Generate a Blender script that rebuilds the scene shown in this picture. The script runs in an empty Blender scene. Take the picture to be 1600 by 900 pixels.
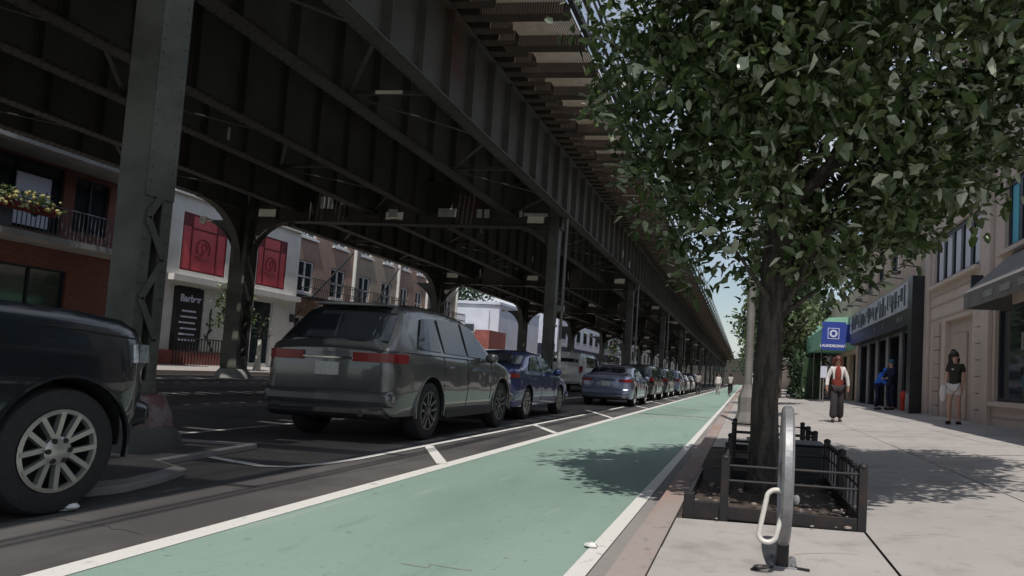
import bpy, bmesh, math, random
import numpy as np
from mathutils import Vector, Matrix, Quaternion
random.seed(7); rng = np.random.default_rng(7)
R = math.radians; PI = math.pi
scene = bpy.context.scene
COL = scene.collection
# ------------------------------------------------------------------ camera
F = 1100.0; CX = 1020.0; CY = 520.0; VP = (1163.0, 598.0); ROLL = 0.045; CAMZ = 1.06
yw = Vector(((VP[0]-CX)/F, -(VP[1]-CY)/F, -1)).normalized()
zw = Vector((math.sin(ROLL), math.cos(ROLL), 0)); zw = (zw - yw*zw.dot(yw)).normalized()
xw = yw.cross(zw)
cam = bpy.data.cameras.new('camera'); camo = bpy.data.objects.new('camera', cam); COL.objects.link(camo)
m3 = Matrix((xw, yw, zw))
camo.matrix_world = Matrix.Translation((0, 0, CAMZ)) @ m3.to_4x4()
cam.sensor_width = 36; cam.lens = 36*F/1600
cam.shift_x = -(CX-800)/1600; cam.shift_y = (CY-450)/1600
cam.clip_start = 0.05; cam.clip_end = 3000
scene.camera = camo
# ------------------------------------------------------------------ light
w = bpy.data.worlds.new("World"); scene.world = w; w.use_nodes = True
nt = w.node_tree; bg = nt.nodes['Background']
sky = nt.nodes.new('ShaderNodeTexSky'); sky.sky_type = 'NISHITA'; sky.sun_disc = False
EL = R(62); AZ = R(171)            # azimuth measured clockwise from +Y
S = Vector((math.sin(AZ)*math.cos(EL), math.cos(AZ)*math.cos(EL), math.sin(EL)))
sky.sun_elevation = EL; sky.sun_rotation = AZ; sky.air_density = 1.2; sky.dust_density = .6
tc = nt.nodes.new('ShaderNodeTexCoord'); mpn = nt.nodes.new('ShaderNodeMapping'); mpn.inputs['Scale'].default_value = (1, 1, 2.2)
cn = nt.nodes.new('ShaderNodeTexNoise'); cn.inputs['Scale'].default_value = 2.6; cn.inputs['Detail'].default_value = 8; cn.inputs['Roughness'].default_value = .6
cr = nt.nodes.new('ShaderNodeMapRange'); cr.inputs['From Min'].default_value = .4; cr.inputs['From Max'].default_value = .62; cr.inputs['To Min'].default_value = .18; cr.inputs['To Max'].default_value = .9
cm = nt.nodes.new('ShaderNodeMix'); cm.data_type = 'RGBA'; cm.inputs['B'].default_value = (7.2, 7.6, 8.4, 1)
nt.links.new(tc.outputs['Generated'], mpn.inputs[0]); nt.links.new(mpn.outputs[0], cn.inputs['Vector']); nt.links.new(cn.outputs['Fac'], cr.inputs['Value'])
nt.links.new(cr.outputs[0], cm.inputs['Factor']); nt.links.new(sky.outputs[0], cm.inputs['A'])
nt.links.new(cm.outputs['Result'], bg.inputs[0]); bg.inputs[1].default_value = 0.1
sun = bpy.data.lights.new('sun', 'SUN'); sun.energy = 4.2; sun.angle = R(0.53); sun.color = (1, .95, .88)
so = bpy.data.objects.new('sun', sun); so.rotation_mode = 'QUATERNION'
so.rotation_quaternion = S.to_track_quat('Z', 'Y'); so.location = (0, 0, 40); COL.objects.link(so)
vs = scene.view_settings; vs.view_transform = 'Standard'; vs.look = 'None'; vs.exposure = -0.1; vs.gamma = 1
vs.use_curve_mapping = False
# ------------------------------------------------------------------ materials
def mat(name, col, rough=.7, metal=0., nscale=None, namt=.25, col2=None, bump=0., bscale=40, spec=.5, coat=0., trans=0., c2lo=.45, c2hi=.62, emit=None):
    m = bpy.data.materials.new(name); m.use_nodes = True; t = m.node_tree
    b = t.nodes['Principled BSDF']
    b.inputs['Base Color'].default_value = (*col, 1); b.inputs['Roughness'].default_value = rough
    b.inputs['Metallic'].default_value = metal; b.inputs['Specular IOR Level'].default_value = spec
    b.inputs['Coat Weight'].default_value = coat; b.inputs['Coat Roughness'].default_value = .05
    if trans: b.inputs['Transmission Weight'].default_value = trans
    geo = None
    if nscale or bump:
        geo = t.nodes.new('ShaderNodeNewGeometry')
    if nscale:
        n = t.nodes.new('ShaderNodeTexNoise'); n.inputs['Scale'].default_value = nscale; n.inputs['Detail'].default_value = 6
        n.inputs['Roughness'].default_value = .62
        t.links.new(geo.outputs['Position'], n.inputs['Vector'])
        r = t.nodes.new('ShaderNodeValToRGB')
        if col2 is None:
            a = tuple(min(1, c*(1-namt)) for c in col); c2 = tuple(min(1, c*(1+namt)) for c in col)
            r.color_ramp.elements[0].position = .3; r.color_ramp.elements[1].position = .7
        else:
            a = col; c2 = col2
            r.color_ramp.elements[0].position = c2lo; r.color_ramp.elements[1].position = c2hi
        r.color_ramp.elements[0].color = (*a, 1); r.color_ramp.elements[1].color = (*c2, 1)
        t.links.new(n.outputs['Fac'], r.inputs['Fac']); t.links.new(r.outputs['Color'], b.inputs['Base Color'])
    if bump:
        n2 = t.nodes.new('ShaderNodeTexNoise'); n2.inputs['Scale'].default_value = bscale; n2.inputs['Detail'].default_value = 5
        t.links.new(geo.outputs['Position'], n2.inputs['Vector'])
        bp = t.nodes.new('ShaderNodeBump'); bp.inputs['Strength'].default_value = bump; bp.inputs['Distance'].default_value = .02
        t.links.new(n2.outputs['Fac'], bp.inputs['Height']); t.links.new(bp.outputs[0], b.inputs['Normal'])
    return m
def layered(name, base, marks, rough=.85, bump=.3, bscale=60):
    """base colour pair with several noise layers: marks = [(scale, colour, lo, hi, stretch)]"""
    m = bpy.data.materials.new(name); m.use_nodes = True; t = m.node_tree; b = t.nodes['Principled BSDF']
    b.inputs['Roughness'].default_value = rough
    geo = t.nodes.new('ShaderNodeNewGeometry'); cur = None
    for k, (sc, colr, lo, hi, st) in enumerate(marks):
        mp = t.nodes.new('ShaderNodeMapping'); mp.inputs['Scale'].default_value = st; mp.inputs['Location'].default_value = (k*7.3, k*3.1, 0)
        t.links.new(geo.outputs['Position'], mp.inputs['Vector'])
        n = t.nodes.new('ShaderNodeTexNoise'); n.inputs['Scale'].default_value = sc; n.inputs['Detail'].default_value = 7; n.inputs['Roughness'].default_value = .6
        t.links.new(mp.outputs[0], n.inputs['Vector'])
        mr = t.nodes.new('ShaderNodeMapRange'); mr.inputs['From Min'].default_value = lo; mr.inputs['From Max'].default_value = hi
        t.links.new(n.outputs['Fac'], mr.inputs['Value'])
        mx = t.nodes.new('ShaderNodeMix'); mx.data_type = 'RGBA'
        t.links.new(mr.outputs[0], mx.inputs['Factor'])
        if cur is None: mx.inputs['A'].default_value = (*base, 1)
        else: t.links.new(cur, mx.inputs['A'])
        mx.inputs['B'].default_value = (*colr, 1); cur = mx.outputs['Result']
    t.links.new(cur, b.inputs['Base Color'])
    n2 = t.nodes.new('ShaderNodeTexNoise'); n2.inputs['Scale'].default_value = bscale; n2.inputs['Detail'].default_value = 6
    t.links.new(geo.outputs['Position'], n2.inputs['Vector'])
    bp = t.nodes.new('ShaderNodeBump'); bp.inputs['Strength'].default_value = bump; bp.inputs['Distance'].default_value = .012
    t.links.new(n2.outputs['Fac'], bp.inputs['Height']); t.links.new(bp.outputs[0], b.inputs['Normal'])
    return m
def brick(name, c1, c2, mortar, yz=True, scale=1.):
    m = bpy.data.materials.new(name); m.use_nodes = True; t = m.node_tree; b = t.nodes['Principled BSDF']; b.inputs['Roughness'].default_value = .9
    geo = t.nodes.new('ShaderNodeNewGeometry'); sp = t.nodes.new('ShaderNodeSeparateXYZ'); cb = t.nodes.new('ShaderNodeCombineXYZ')
    ad = t.nodes.new('ShaderNodeMath'); ad.operation = 'ADD'
    t.links.new(geo.outputs['Position'], sp.inputs[0])
    t.links.new(sp.outputs['X'], ad.inputs[0]); t.links.new(sp.outputs['Y'], ad.inputs[1])
    t.links.new(ad.outputs[0], cb.inputs['X']); t.links.new(sp.outputs['Z'], cb.inputs['Y'])
    br = t.nodes.new('ShaderNodeTexBrick'); br.inputs['Color1'].default_value = (*c1, 1); br.inputs['Color2'].default_value = (*c2, 1)
    br.inputs['Mortar'].default_value = (*mortar, 1); br.inputs['Scale'].default_value = scale
    br.inputs['Brick Width'].default_value = .21; br.inputs['Row Height'].default_value = .075; br.inputs['Mortar Size'].default_value = .008
    t.links.new(cb.outputs[0], br.inputs['Vector'])
    n = t.nodes.new('ShaderNodeTexNoise'); n.inputs['Scale'].default_value = .8; n.inputs['Detail'].default_value = 5
    t.links.new(geo.outputs['Position'], n.inputs['Vector'])
    mr = t.nodes.new('ShaderNodeMapRange'); mr.inputs['To Min'].default_value = .65; mr.inputs['To Max'].default_value = 1.3
    t.links.new(n.outputs['Fac'], mr.inputs['Value'])
    mx = t.nodes.new('ShaderNodeMix'); mx.data_type = 'RGBA'; mx.blend_type = 'MULTIPLY'; mx.inputs['Factor'].default_value = 1
    t.links.new(br.outputs['Color'], mx.inputs['A']); t.links.new(mr.outputs[0], mx.inputs['B'])
    t.links.new(mx.outputs['Result'], b.inputs['Base Color'])
    return m
def glass(name, col=(.02, .025, .03), rough=.04, namt=None):
    m = mat(name, col, rough, 0, spec=.8)
    return m
one = (1, 1, 1)
M = {}
M['asphalt'] = layered('asphalt', (.055, .051, .051), [(.5, (.085, .08, .078), .45, .6, one), (1.2, (.03, .03, .032), .56, .66, (1, .15, 1)), (220, (.13, .13, .13), .62, .75, one)], .85, .5, 160)
M['ground'] = layered('ground_dirt', (.1, .1, .09), [(.2, (.14, .13, .11), .4, .6, one)], .95)
M['green'] = layered('green_lane_paint', (.21, .3, .255), [(.6, (.235, .33, .285), .4, .62, (1, .5, 1)), (3, (.12, .22, .175), .6, .78, (1, .3, 1)), (1.3, (.235, .315, .275), .5, .72, (1, .12, 1)), (30, (.24, .34, .29), .58, .72, one), (170, (.1, .15, .13), .6, .7, one), (11, (.09, .12, .11), .63, .72, one), (.35, (.15, .225, .19), .48, .7, (1, .3, 1)), (5, (.28, .34, .31), .62, .7, (1, .08, 1))], .75, .35, 180)
M['paint'] = layered('road_white_paint', (.62, .61, .58), [(9, (.3, .3, .3), .6, .72, one), (60, (.25, .25, .25), .62, .72, one)], .7, .3, 150)
M['paint_old'] = layered('worn_white_paint', (.4, .4, .39), [(6, (.12, .12, .12), .5, .62, one), (50, (.12, .12, .12), .55, .68, one)], .8, .3, 150)
M['walk'] = layered('sidewalk_concrete', (.33, .308, .296), [(.35, (.375, .348, .332), .42, .6, one), (2.3, (.25, .232, .224), .52, .72, one), (22, (.17, .155, .148), .69, .73, one), (6, (.27, .25, .24), .56, .7, one), (160, (.5, .47, .44), .62, .78, one)], .9, .25, 120)
M['gutter'] = layered('gutter_concrete', (.2, .19, .185), [(.8, (.27, .25, .24), .42, .6, (1, .3, 1)), (7, (.1, .1, .1), .6, .72, one)], .9, .4, 90)
M['kerb'] = layered('kerb_concrete', (.3, .26, .24), [(1.2, (.3, .19, .16), .45, .62, (1, .4, 1)), (10, (.17, .16, .15), .58, .7, one)], .9, .4, 80)
M['joint'] = mat('joint_dark', (.03, .03, .028), .95)
M['steel'] = layered('viaduct_steel', (.095, .092, .078), [(.9, (.07, .064, .054), .42, .6, one), (.28, (.085, .035, .025), .62, .72, one), (2.5, (.095, .06, .04), .6, .74, (1, 1, .12)), (7, (.15, .148, .138), .66, .8, one)], .6, .15, 30)
M['colsteel'] = layered('column_steel', (.11, .112, .095), [(1.1, (.058, .06, .05), .42, .6, one), (3.5, (.11, .075, .05), .62, .74, (1, 1, .1)), (9, (.11, .1, .09), .68, .8, one)], .55, .15, 40)
M['tie'] = layered('timber_tie', (.06, .045, .036), [(2, (.085, .06, .048), .45, .6, one)], .95, .4, 50)
M['slat'] = layered('walkway_timber', (.55, .45, .35), [(2, (.45, .36, .27), .45, .6, one)], .9, .2, 50)
M['black'] = mat('black_plastic', (.012, .012, .013), .6, nscale=8)
M['rubber'] = mat('tyre_rubber', (.022, .022, .023), .85, nscale=20, bump=.2)
M['alloy'] = mat('alloy_rim', (.5, .49, .46), .35, .7, nscale=9, namt=.1)
M['alloydk'] = mat('dark_alloy_rim', (.16, .16, .16), .4, .7, nscale=9, namt=.1)
M['chrome'] = mat('chrome', (.6, .6, .6), .12, 1, nscale=5, namt=.08)
M['carglass'] = glass('car_glass')
M['taillight'] = mat('red_lamp_plastic', (.22, .006, .008), .3, coat=.3, nscale=6, namt=.2)
M['headlight'] = mat('clear_lamp_plastic', (.3, .32, .34), .12, .4, coat=1, nscale=30, namt=.5)
M['plate'] = mat('licence_plate', (.5, .5, .48), .5, nscale=30, namt=.2)
def carpaint(n, c, metal=.5): return mat(n, c, .32, metal, nscale=1.5, namt=.08, coat=1.)
M['navy'] = carpaint('dark_teal_paint', (.004, .008, .013), .1)
M['greyg'] = carpaint('grey_green_paint', (.125, .13, .13), .6)
M['blue'] = carpaint('deep_blue_paint', (.03, .05, .17), .5)
M['silver'] = carpaint('blue_silver_paint', (.2, .23, .34), .6)
M['blackp'] = carpaint('black_paint', (.012, .012, .014), .3)
M['graphite'] = carpaint('graphite_paint', (.045, .048, .05), .5)
M['whitep'] = carpaint('white_paint_car', (.7, .7, .7), .0)
M['darkred'] = carpaint('dark_red_paint', (.1, .012, .012), .4)
M['bark'] = layered('bark', (.085, .073, .06), [(14, (.035, .03, .026), .45, .58, (1, 1, .18)), (2, (.13, .115, .092), .58, .7, one)], .95, 3.0, 28)
def leafmat(name, c1, c2, rough=.3, tr=.22, pale=None):
    m = bpy.data.materials.new(name); m.use_nodes = True; t = m.node_tree; b = t.nodes['Principled BSDF']
    geo = t.nodes.new('ShaderNodeNewGeometry')
    r = t.nodes.new('ShaderNodeValToRGB'); r.color_ramp.elements[0].color = (*c1, 1); r.color_ramp.elements[1].color = (*c2, 1)
    if pale:
        r.color_ramp.elements[1].position = .8
        e = r.color_ramp.elements.new(.9); e.color = (*[.5*a+.5*b_ for a, b_ in zip(c2, pale)], 1); e = r.color_ramp.elements.new(1.0); e.color = (*pale, 1)
    t.links.new(geo.outputs['Random Per Island'], r.inputs['Fac']); t.links.new(r.outputs['Color'], b.inputs['Base Color'])
    b.inputs['Roughness'].default_value = rough; b.inputs['Specular IOR Level'].default_value = .6
    tl = t.nodes.new('ShaderNodeBsdfTranslucent'); t.links.new(r.outputs['Color'], tl.inputs['Color'])
    mx = t.nodes.new('ShaderNodeMixShader'); mx.inputs[0].default_value = tr
    t.links.new(b.outputs[0], mx.inputs[1]); t.links.new(tl.outputs[0], mx.inputs[2])
    t.links.new(mx.outputs[0], t.nodes['Material Output'].inputs['Surface'])
    return m
M['leaf'] = leafmat('tree_leaf', (.038, .066, .02), (.1, .145, .048), pale=(.6, .66, .52))  # palest share of the leaves paints sun glints into the crown
M['leaf2'] = leafmat('pale_leaf', (.06, .09, .035), (.12, .16, .07), .5)
M['leafdk'] = leafmat('dark_leaf', (.02, .045, .02), (.05, .09, .035), .5)
M['soil'] = layered('soil', (.055, .042, .033), [(9, (.1, .07, .055), .45, .62, one), (40, (.16, .13, .1), .62, .75, one)], .98, .8, 50)
M['guard'] = mat('guard_black_iron', (.016, .015, .016), .55, .2, nscale=6, col2=(.04, .026, .022), c2lo=.5, c2hi=.75)
M['rackm'] = mat('galvanised_rack', (.25, .25, .26), .5, .45, nscale=9, namt=.22, bump=.15)
M['lock'] = mat('white_rubber_lock', (.62, .6, .56), .5, nscale=15, namt=.15)
M['stone'] = layered('tan_stone', (.52, .43, .37), [(.5, (.58, .48, .42), .42, .6, one), (5, (.44, .36, .31), .58, .72, one)], .9, .2, 60)
M['stone2'] = layered('tan_stone_dark', (.42, .34, .29), [(.7, (.47, .38, .325), .42, .6, one)], .9, .2, 60)
M['brown'] = layered('brown_stucco', (.48, .37, .29), [(.7, (.55, .43, .34), .42, .6, one), (2.5, (.25, .16, .11), .6, .68, (1, 1, .3))], .9, .2, 60)
M['shopblack'] = mat('black_shop_cladding', (.02, .021, .024), .35, nscale=2, namt=.3)
M['signsilver'] = mat('silver_sign_panel', (.5, .52, .58), .4, .15, nscale=3, namt=.25)
M['dooredge'] = mat('grey_pilaster', (.2, .2, .21), .6, nscale=3, namt=.2)
M['dark'] = mat('dark_interior', (.008, .008, .009), .9)
M['winglass'] = glass('window_glass', (.02, .03, .035), .05)
M['blind'] = mat('white_blind', (.62, .62, .68), .7, nscale=2, namt=.1)
M['cyan'] = mat('cyan_blind', (.1, .42, .55), .6, nscale=2, namt=.1)
M['frame'] = mat('dark_window_frame', (.02, .025, .035), .5, nscale=5)
M['whiteframe'] = mat('white_window_frame', (.6, .6, .6), .6, nscale=5, namt=.1)
M['awngrey'] = mat('grey_awning_canvas', (.16, .15, .145), .85, nscale=3, namt=.2)
M['awnblue'] = mat('blue_awning_canvas', (.02, .05, .3), .7, nscale=3, namt=.15)
M['awngreen'] = mat('green_awning_canvas', (.25, .5, .36), .7, nscale=3, namt=.15)
M['signwhite'] = mat('white_sign_paint', (.6, .62, .75), .6, nscale=20, namt=.1)
M['redbrick'] = brick('red_brick', (.2, .065, .045), (.15, .045, .035), (.18, .13, .11))
M['pinkbrick'] = brick('pink_brick', (.3, .19, .15), (.26, .155, .12), (.3, .25, .22))
M['tanbrick'] = brick('tan_brick', (.36, .28, .22), (.32, .24, .19), (.3, .27, .24))
M['white'] = mat('white_render', (.6, .59, .56), .8, nscale=1.2, namt=.12)
M['bluewhite'] = mat('pale_blue_render', (.5, .52, .6), .8, nscale=.8, namt=.12)
M['grey'] = mat('grey_concrete', (.25, .25, .24), .9, nscale=1.5, namt=.25)
M['redpanel'] = mat('red_panel', (.5, .075, .09), .5, nscale=1.5, namt=.15)
M['redline'] = mat('dark_red_line', (.12, .008, .012), .6, nscale=5)
M['balc'] = mat('balcony_rail_bluegrey', (.08, .09, .11), .6, nscale=3)
M['iron'] = mat('black_iron', (.03, .03, .033), .6, nscale=5)
M['polem'] = mat('pole_grey', (.2, .19, .18), .55, .3, nscale=3, namt=.2)
M['poster'] = mat('black_poster', (.01, .01, .012), .6, nscale=5)
M['pink'] = mat('pinkish_brick_wall', (.3, .1, .085), .9, nscale=3)
M['cream'] = mat('pale_plate', (.55, .58, .53), .6, nscale=5, namt=.15)
M['skin'] = mat('skin_light', (.5, .29, .22), .55, nscale=30, namt=.08)
M['skindk'] = mat('skin_tan', (.32, .17, .11), .55, nscale=30, namt=.08)
M['hair'] = mat('dark_hair', (.018, .012, .01), .5, nscale=60, namt=.5)
M['hairred'] = mat('auburn_hair', (.09, .025, .018), .5, nscale=60, namt=.5)
def cloth(n, c): return mat(n, c, .9, nscale=25, namt=.18, bump=.2, bscale=25)
M['c_white'] = cloth('white_cloth', (.62, .58, .57)); M['c_maroon'] = cloth('maroon_cloth', (.2, .03, .02))
M['c_dark'] = cloth('dark_cloth', (.03, .024, .028)); M['c_blue'] = cloth('blue_cloth', (.03, .14, .6))
M['c_olive'] = cloth('dark_olive_cloth', (.03, .028, .02)); M['c_teal'] = cloth('teal_cloth', (.03, .13, .17)); M['c_navy'] = cloth('navy_cloth', (.012, .015, .04))
M['c_red'] = cloth('red_cloth', (.5, .04, .02)); M['c_grey'] = cloth('grey_cloth', (.3, .29, .27))
M['shoe'] = mat('dark_shoe', (.015, .012, .012), .6, nscale=20)
M['tape'] = mat('reflective_wrap', (.13, .055, .05), .5, nscale=5, col2=(.2, .17, .17), c2lo=.46, c2hi=.62, bump=.6, bscale=12)
M['flower'] = mat('white_flower', (.75, .7, .6), .8, nscale=5)
M['flowery'] = mat('yellow_flower', (.42, .36, .14), .8, nscale=5)
M['litter'] = mat('white_paper', (.7, .7, .68), .8, nscale=30, namt=.1)
# ------------------------------------------------------------------ mesh helpers
class MB:
    def __init__(s): s.v = []; s.f = []; s.mi = []
    def add(s, vs, fs, mi=0):
        o = len(s.v); s.v += [tuple(v) for v in vs]; s.f += [tuple(i+o for i in f) for f in fs]; s.mi += [mi]*len(fs); return s
    def box(s, x0, x1, y0, y1, z0, z1, mi=0):
        return s.add([(x0,y0,z0),(x1,y0,z0),(x1,y1,z0),(x0,y1,z0),(x0,y0,z1),(x1,y0,z1),(x1,y1,z1),(x0,y1,z1)],
                     [(0,3,2,1),(4,5,6,7),(0,1,5,4),(1,2,6,5),(2,3,7,6),(3,0,4,7)], mi)
    def cb(s, c, d, mi=0): return s.box(c[0]-d[0]/2, c[0]+d[0]/2, c[1]-d[1]/2, c[1]+d[1]/2, c[2]-d[2]/2, c[2]+d[2]/2, mi)
    def bar(s, a, b, wd, hd=None, mi=0, up=(0, 0, 1)):
        a = Vector(a); b = Vector(b); hd = hd or wd; d = (b-a).normalized(); u = Vector(up)
        if abs(d.dot(u)) > .98: u = Vector((0, 1, 0))
        r = d.cross(u).normalized(); u = r.cross(d)
        vs = [p + r*sx*wd/2 + u*sz*hd/2 for p in (a, b) for sx, sz in ((-1,-1),(1,-1),(1,1),(-1,1))]
        return s.add(vs, [(3,2,1,0),(4,5,6,7),(0,1,5,4),(1,2,6,5),(2,3,7,6),(3,0,4,7)], mi)
    def tube(s, pts, rad, n=8, mi=0, cap=True):
        pts = [Vector(p) for p in pts]; rad = rad if hasattr(rad, '__len__') else [rad]*len(pts)
        rings = []; u = None
        for i, p in enumerate(pts):
            d = (pts[min(i+1, len(pts)-1)] - pts[max(i-1, 0)]).normalized()
            if u is None: u = d.orthogonal().normalized()
            u = (u - d*u.dot(d)).normalized(); v = d.cross(u)
            rings.append([p + (u*math.cos(2*PI*k/n) + v*math.sin(2*PI*k/n))*rad[i] for k in range(n)])
        vs = [q for r_ in rings for q in r_]; fs = []
        for i in range(len(pts)-1):
            for k in range(n):
                a = i*n+k; b = i*n+(k+1) % n; fs.append((a, b, b+n, a+n))
        if cap: fs.append(tuple(range(n))[::-1]); fs.append(tuple(range((len(pts)-1)*n, len(pts)*n)))
        return s.add(vs, fs, mi)
    def prism(s, poly, h0, h1, axis='z', mi=0):
        n = len(poly)
        def P(a, b, c): return {'z': (a, b, c), 'y': (a, c, b), 'x': (c, a, b)}[axis]
        vs = [P(a, b, h0) for a, b in poly] + [P(a, b, h1) for a, b in poly]
        fs = [tuple(range(n))[::-1], tuple(range(n, 2*n))] + [(i, (i+1) % n, (i+1) % n+n, i+n) for i in range(n)]
        return s.add(vs, fs, mi)
    def lathe(s, prof, c=(0, 0, 0), n=32, axis='x', mi=0):
        vs = []; fs = []; m_ = len(prof)
        for k in range(n):
            a = 2*PI*k/n
            for (r_, h) in prof:
                if axis == 'x': vs.append((c[0]+h, c[1]+r_*math.cos(a), c[2]+r_*math.sin(a)))
                elif axis == 'z': vs.append((c[0]+r_*math.cos(a), c[1]+r_*math.sin(a), c[2]+h))
                else: vs.append((c[0]+r_*math.cos(a), c[1]+h, c[2]+r_*math.sin(a)))
        for k in range(n):
            for j in range(m_-1):
                a = k*m_+j; b = ((k+1) % n)*m_+j; fs.append((a, b, b+1, a+1))
        return s.add(vs, fs, mi)
    def blob(s, c, r_, n=8, m_=5, mi=0, jit=0.):
        r_ = r_ if hasattr(r_, '__len__') else (r_, r_, r_); vs = []; fs = []
        for i in range(m_+1):
            t = PI*i/m_
            for k in range(n):
                p = 2*PI*k/n; j = 1+random.uniform(-jit, jit)
                vs.append((c[0]+r_[0]*j*math.sin(t)*math.cos(p), c[1]+r_[1]*j*math.sin(t)*math.sin(p), c[2]+r_[2]*j*math.cos(t)))
        for i in range(m_):
            for k in range(n):
                a = i*n+k; b = i*n+(k+1) % n; fs.append((a, a+n, b+n, b))
        return s.add(vs, fs, mi)
    def build(s, name, mats, parent=None, smooth=False, bevel=0, loc=None):
        me = bpy.data.meshes.new(name); me.from_pydata(s.v, [], s.f); me.validate()
        mats = mats if isinstance(mats, (list, tuple)) else [mats]
        for m_ in mats: me.materials.append(m_)
        if len(mats) > 1 and len(me.polygons) == len(s.mi): me.polygons.foreach_set('material_index', s.mi)
        o = bpy.data.objects.new(name, me); COL.objects.link(o)
        if parent: o.parent = parent
        if loc: o.location = loc
        bm = bmesh.new(); bm.from_mesh(me); bmesh.ops.recalc_face_normals(bm, faces=bm.faces); bm.to_mesh(me); bm.free()
        if smooth:
            me.shade_smooth(); me.set_sharp_from_angle(angle=R(38))
        if bevel:
            b = o.modifiers.new('bevel', 'BEVEL'); b.width = bevel; b.segments = 2; b.limit_method = 'ANGLE'
        return o
def tag(o, label=None, cat=None, group=None, kind=None):
    if label: o['label'] = label
    if cat: o['category'] = cat
    if group: o['group'] = group
    if kind: o['kind'] = kind
    return o
def thing(name, label, cat, loc=(0, 0, 0), rz=0, group=None):
    o = bpy.data.objects.new(name, None); COL.objects.link(o); o.location = loc; o.rotation_euler = (0, 0, rz); o.empty_display_size = .2
    return tag(o, label, cat, group)
def copy_tree(o, parent=None):
    c = o.copy(); COL.objects.link(c)
    if parent is not None: c.parent = parent
    for ch in list(o.children): copy_tree(ch, c)
    return c
def struct(name, mb, m, cat='ground', label=None, **k):
    o = mb.build(name, m, **k); o['kind'] = 'structure'
    o['label'] = label or name.replace('_', ' '); o['category'] = cat
    return o
def text_mb(body, size, bold=0.0, extrude=.004):
    cu = bpy.data.curves.new('t', 'FONT'); cu.body = body; cu.size = size; cu.extrude = extrude; cu.offset = bold
    cu.align_x = 'CENTER'; cu.align_y = 'CENTER'
    ob = bpy.data.objects.new('t', cu); COL.objects.link(ob)
    dg = bpy.context.evaluated_depsgraph_get(); me = bpy.data.meshes.new_from_object(ob.evaluated_get(dg))
    vs = [tuple(v.co) for v in me.vertices]; fs = [tuple(p.vertices) for p in me.polygons]
    bpy.data.objects.remove(ob); bpy.data.meshes.remove(me)
    return vs, fs
def text_obj(name, body, size, m, parent, fn, bold=0.0):
    vs, fs = text_mb(body, size, bold); b = MB(); b.add([fn(*v) for v in vs], fs); return b.build(name, m, parent)
# ------------------------------------------------------------------ ground
def rz_(x):      # height of the road across the street
    if x > -7: return 0.
    return min(1., (-7-x)/10.)*.3
YB, YF = -12, 420
def sheet(xs, zs, y0, y1, ny=1, dz=0):
    b = MB(); vs = []; fs = []
    ys = [y0+(y1-y0)*i/ny for i in range(ny+1)]
    for y in ys:
        for x, z in zip(xs, zs): vs.append((x, y, z+dz))
    n = len(xs)
    for i in range(ny):
        for k in range(n-1): fs.append((i*n+k, i*n+k+1, (i+1)*n+k+1, (i+1)*n+k))
    return b.add(vs, fs)
struct('ground', sheet([-900, 900], [-.25, -.25], -900, 1800), M['ground'])
struct('road', sheet([-19.2, -17, -14, -10, -7, -3, -.62], [rz_(-19.2), rz_(-17), rz_(-14), rz_(-10), 0, 0, 0], YB, YF), M['asphalt'], 'road')
struct('bike_lane', sheet([-3.08, -.87], [0, 0], YB, 300, dz=.004), M['green'], 'bike lane', 'green painted bike lane')
b = MB()
b.add([(-3.22, YB, .008), (-3.06, YB, .008), (-3.06, 300, .008), (-3.22, 300, .008)], [(0, 1, 2, 3)])
struct('lane_line', b, M['paint'], 'road marking', 'left white edge line of the green bike lane')
b = MB(); b.add([(-.89, YB, .008), (-.78, YB, .008), (-.78, 300, .008), (-.89, 300, .008)], [(0, 1, 2, 3)])
struct('lane_line', b, M['paint'], 'road marking', 'right white edge line of the green bike lane')
b = MB(); b.add([(-.775, YB, .004), (-.6, YB, .004), (-.6, 300, .004), (-.775, 300, .004)], [(0, 1, 2, 3)])
struct('gutter', b, M['gutter'], 'gutter')
# parking line, with the rounded corner round the column island
def ribbon(pts, wd, z, b=None):
    b = b or MB(); vs = []; fs = []
    P = [Vector((p[0], p[1])) for p in pts]
    for i, p in enumerate(P):
        d = (P[min(i+1, len(P)-1)]-P[max(i-1, 0)]).normalized(); n = Vector((-d.y, d.x))
        for s_ in (-1, 1):
            q = p+n*s_*wd/2; vs.append((q.x, q.y, rz_(q.x)+z))
    for i in range(len(P)-1): fs.append((2*i, 2*i+1, 2*i+3, 2*i+2))
    return b.add(vs, fs)
b = ribbon([(-7.0, 7.2), (-5.83, 6.84), (-5.0, 6.5), (-4.6, 6.36), (-4.35, 6.42), (-4.22, 6.75), (-4.15, 7.3), (-4.12, 10), (-4.1, 17.4), (-4.1, 18.2)], .1, .008)
struct('parking_line', b, M['paint'], 'road marking', 'white parking line with a rounded corner')
b = MB()
for k in range(1, 9): ribbon([(-4.1, 18.2+15.4*(k-1)+3.4), (-4.1, 18.2+15.4*k)], .1, .008, b)
struct('parking_line', b, M['paint'], 'road marking', 'far dashes of the white parking line')
b = MB()
ribbon([(-4.08, 8.9), (-3.2, 7.35)], .12, .012, b); ribbon([(-4.08, 13.6), (-3.2, 12.0)], .12, .012, b); ribbon([(-4.6, 20.5), (-3.2, 17.3)], .12, .012, b)
for k in range(14): ribbon([(-4.1, 26+5*k), (-3.2, 23.8+5*k)], .12, .012, b)
struct('buffer_hatching', b, M['paint'], 'road marking', 'diagonal white strokes of the buffer strip')
b = MB()
ribbon([(-7.2, 6), (-7.2, 200)], .1, .008, b)
for k in range(22): ribbon([(-12.3, 2+9*k), (-12.3, 5+9*k)], .1, .008, b)
ribbon([(-16.2, 0), (-16.2, 200)], .1, .008, b)
for k in range(9): ribbon([(-16.3, 18+1.6*k), (-17.8, 19+1.6*k)], .25, .01, b)
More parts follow.
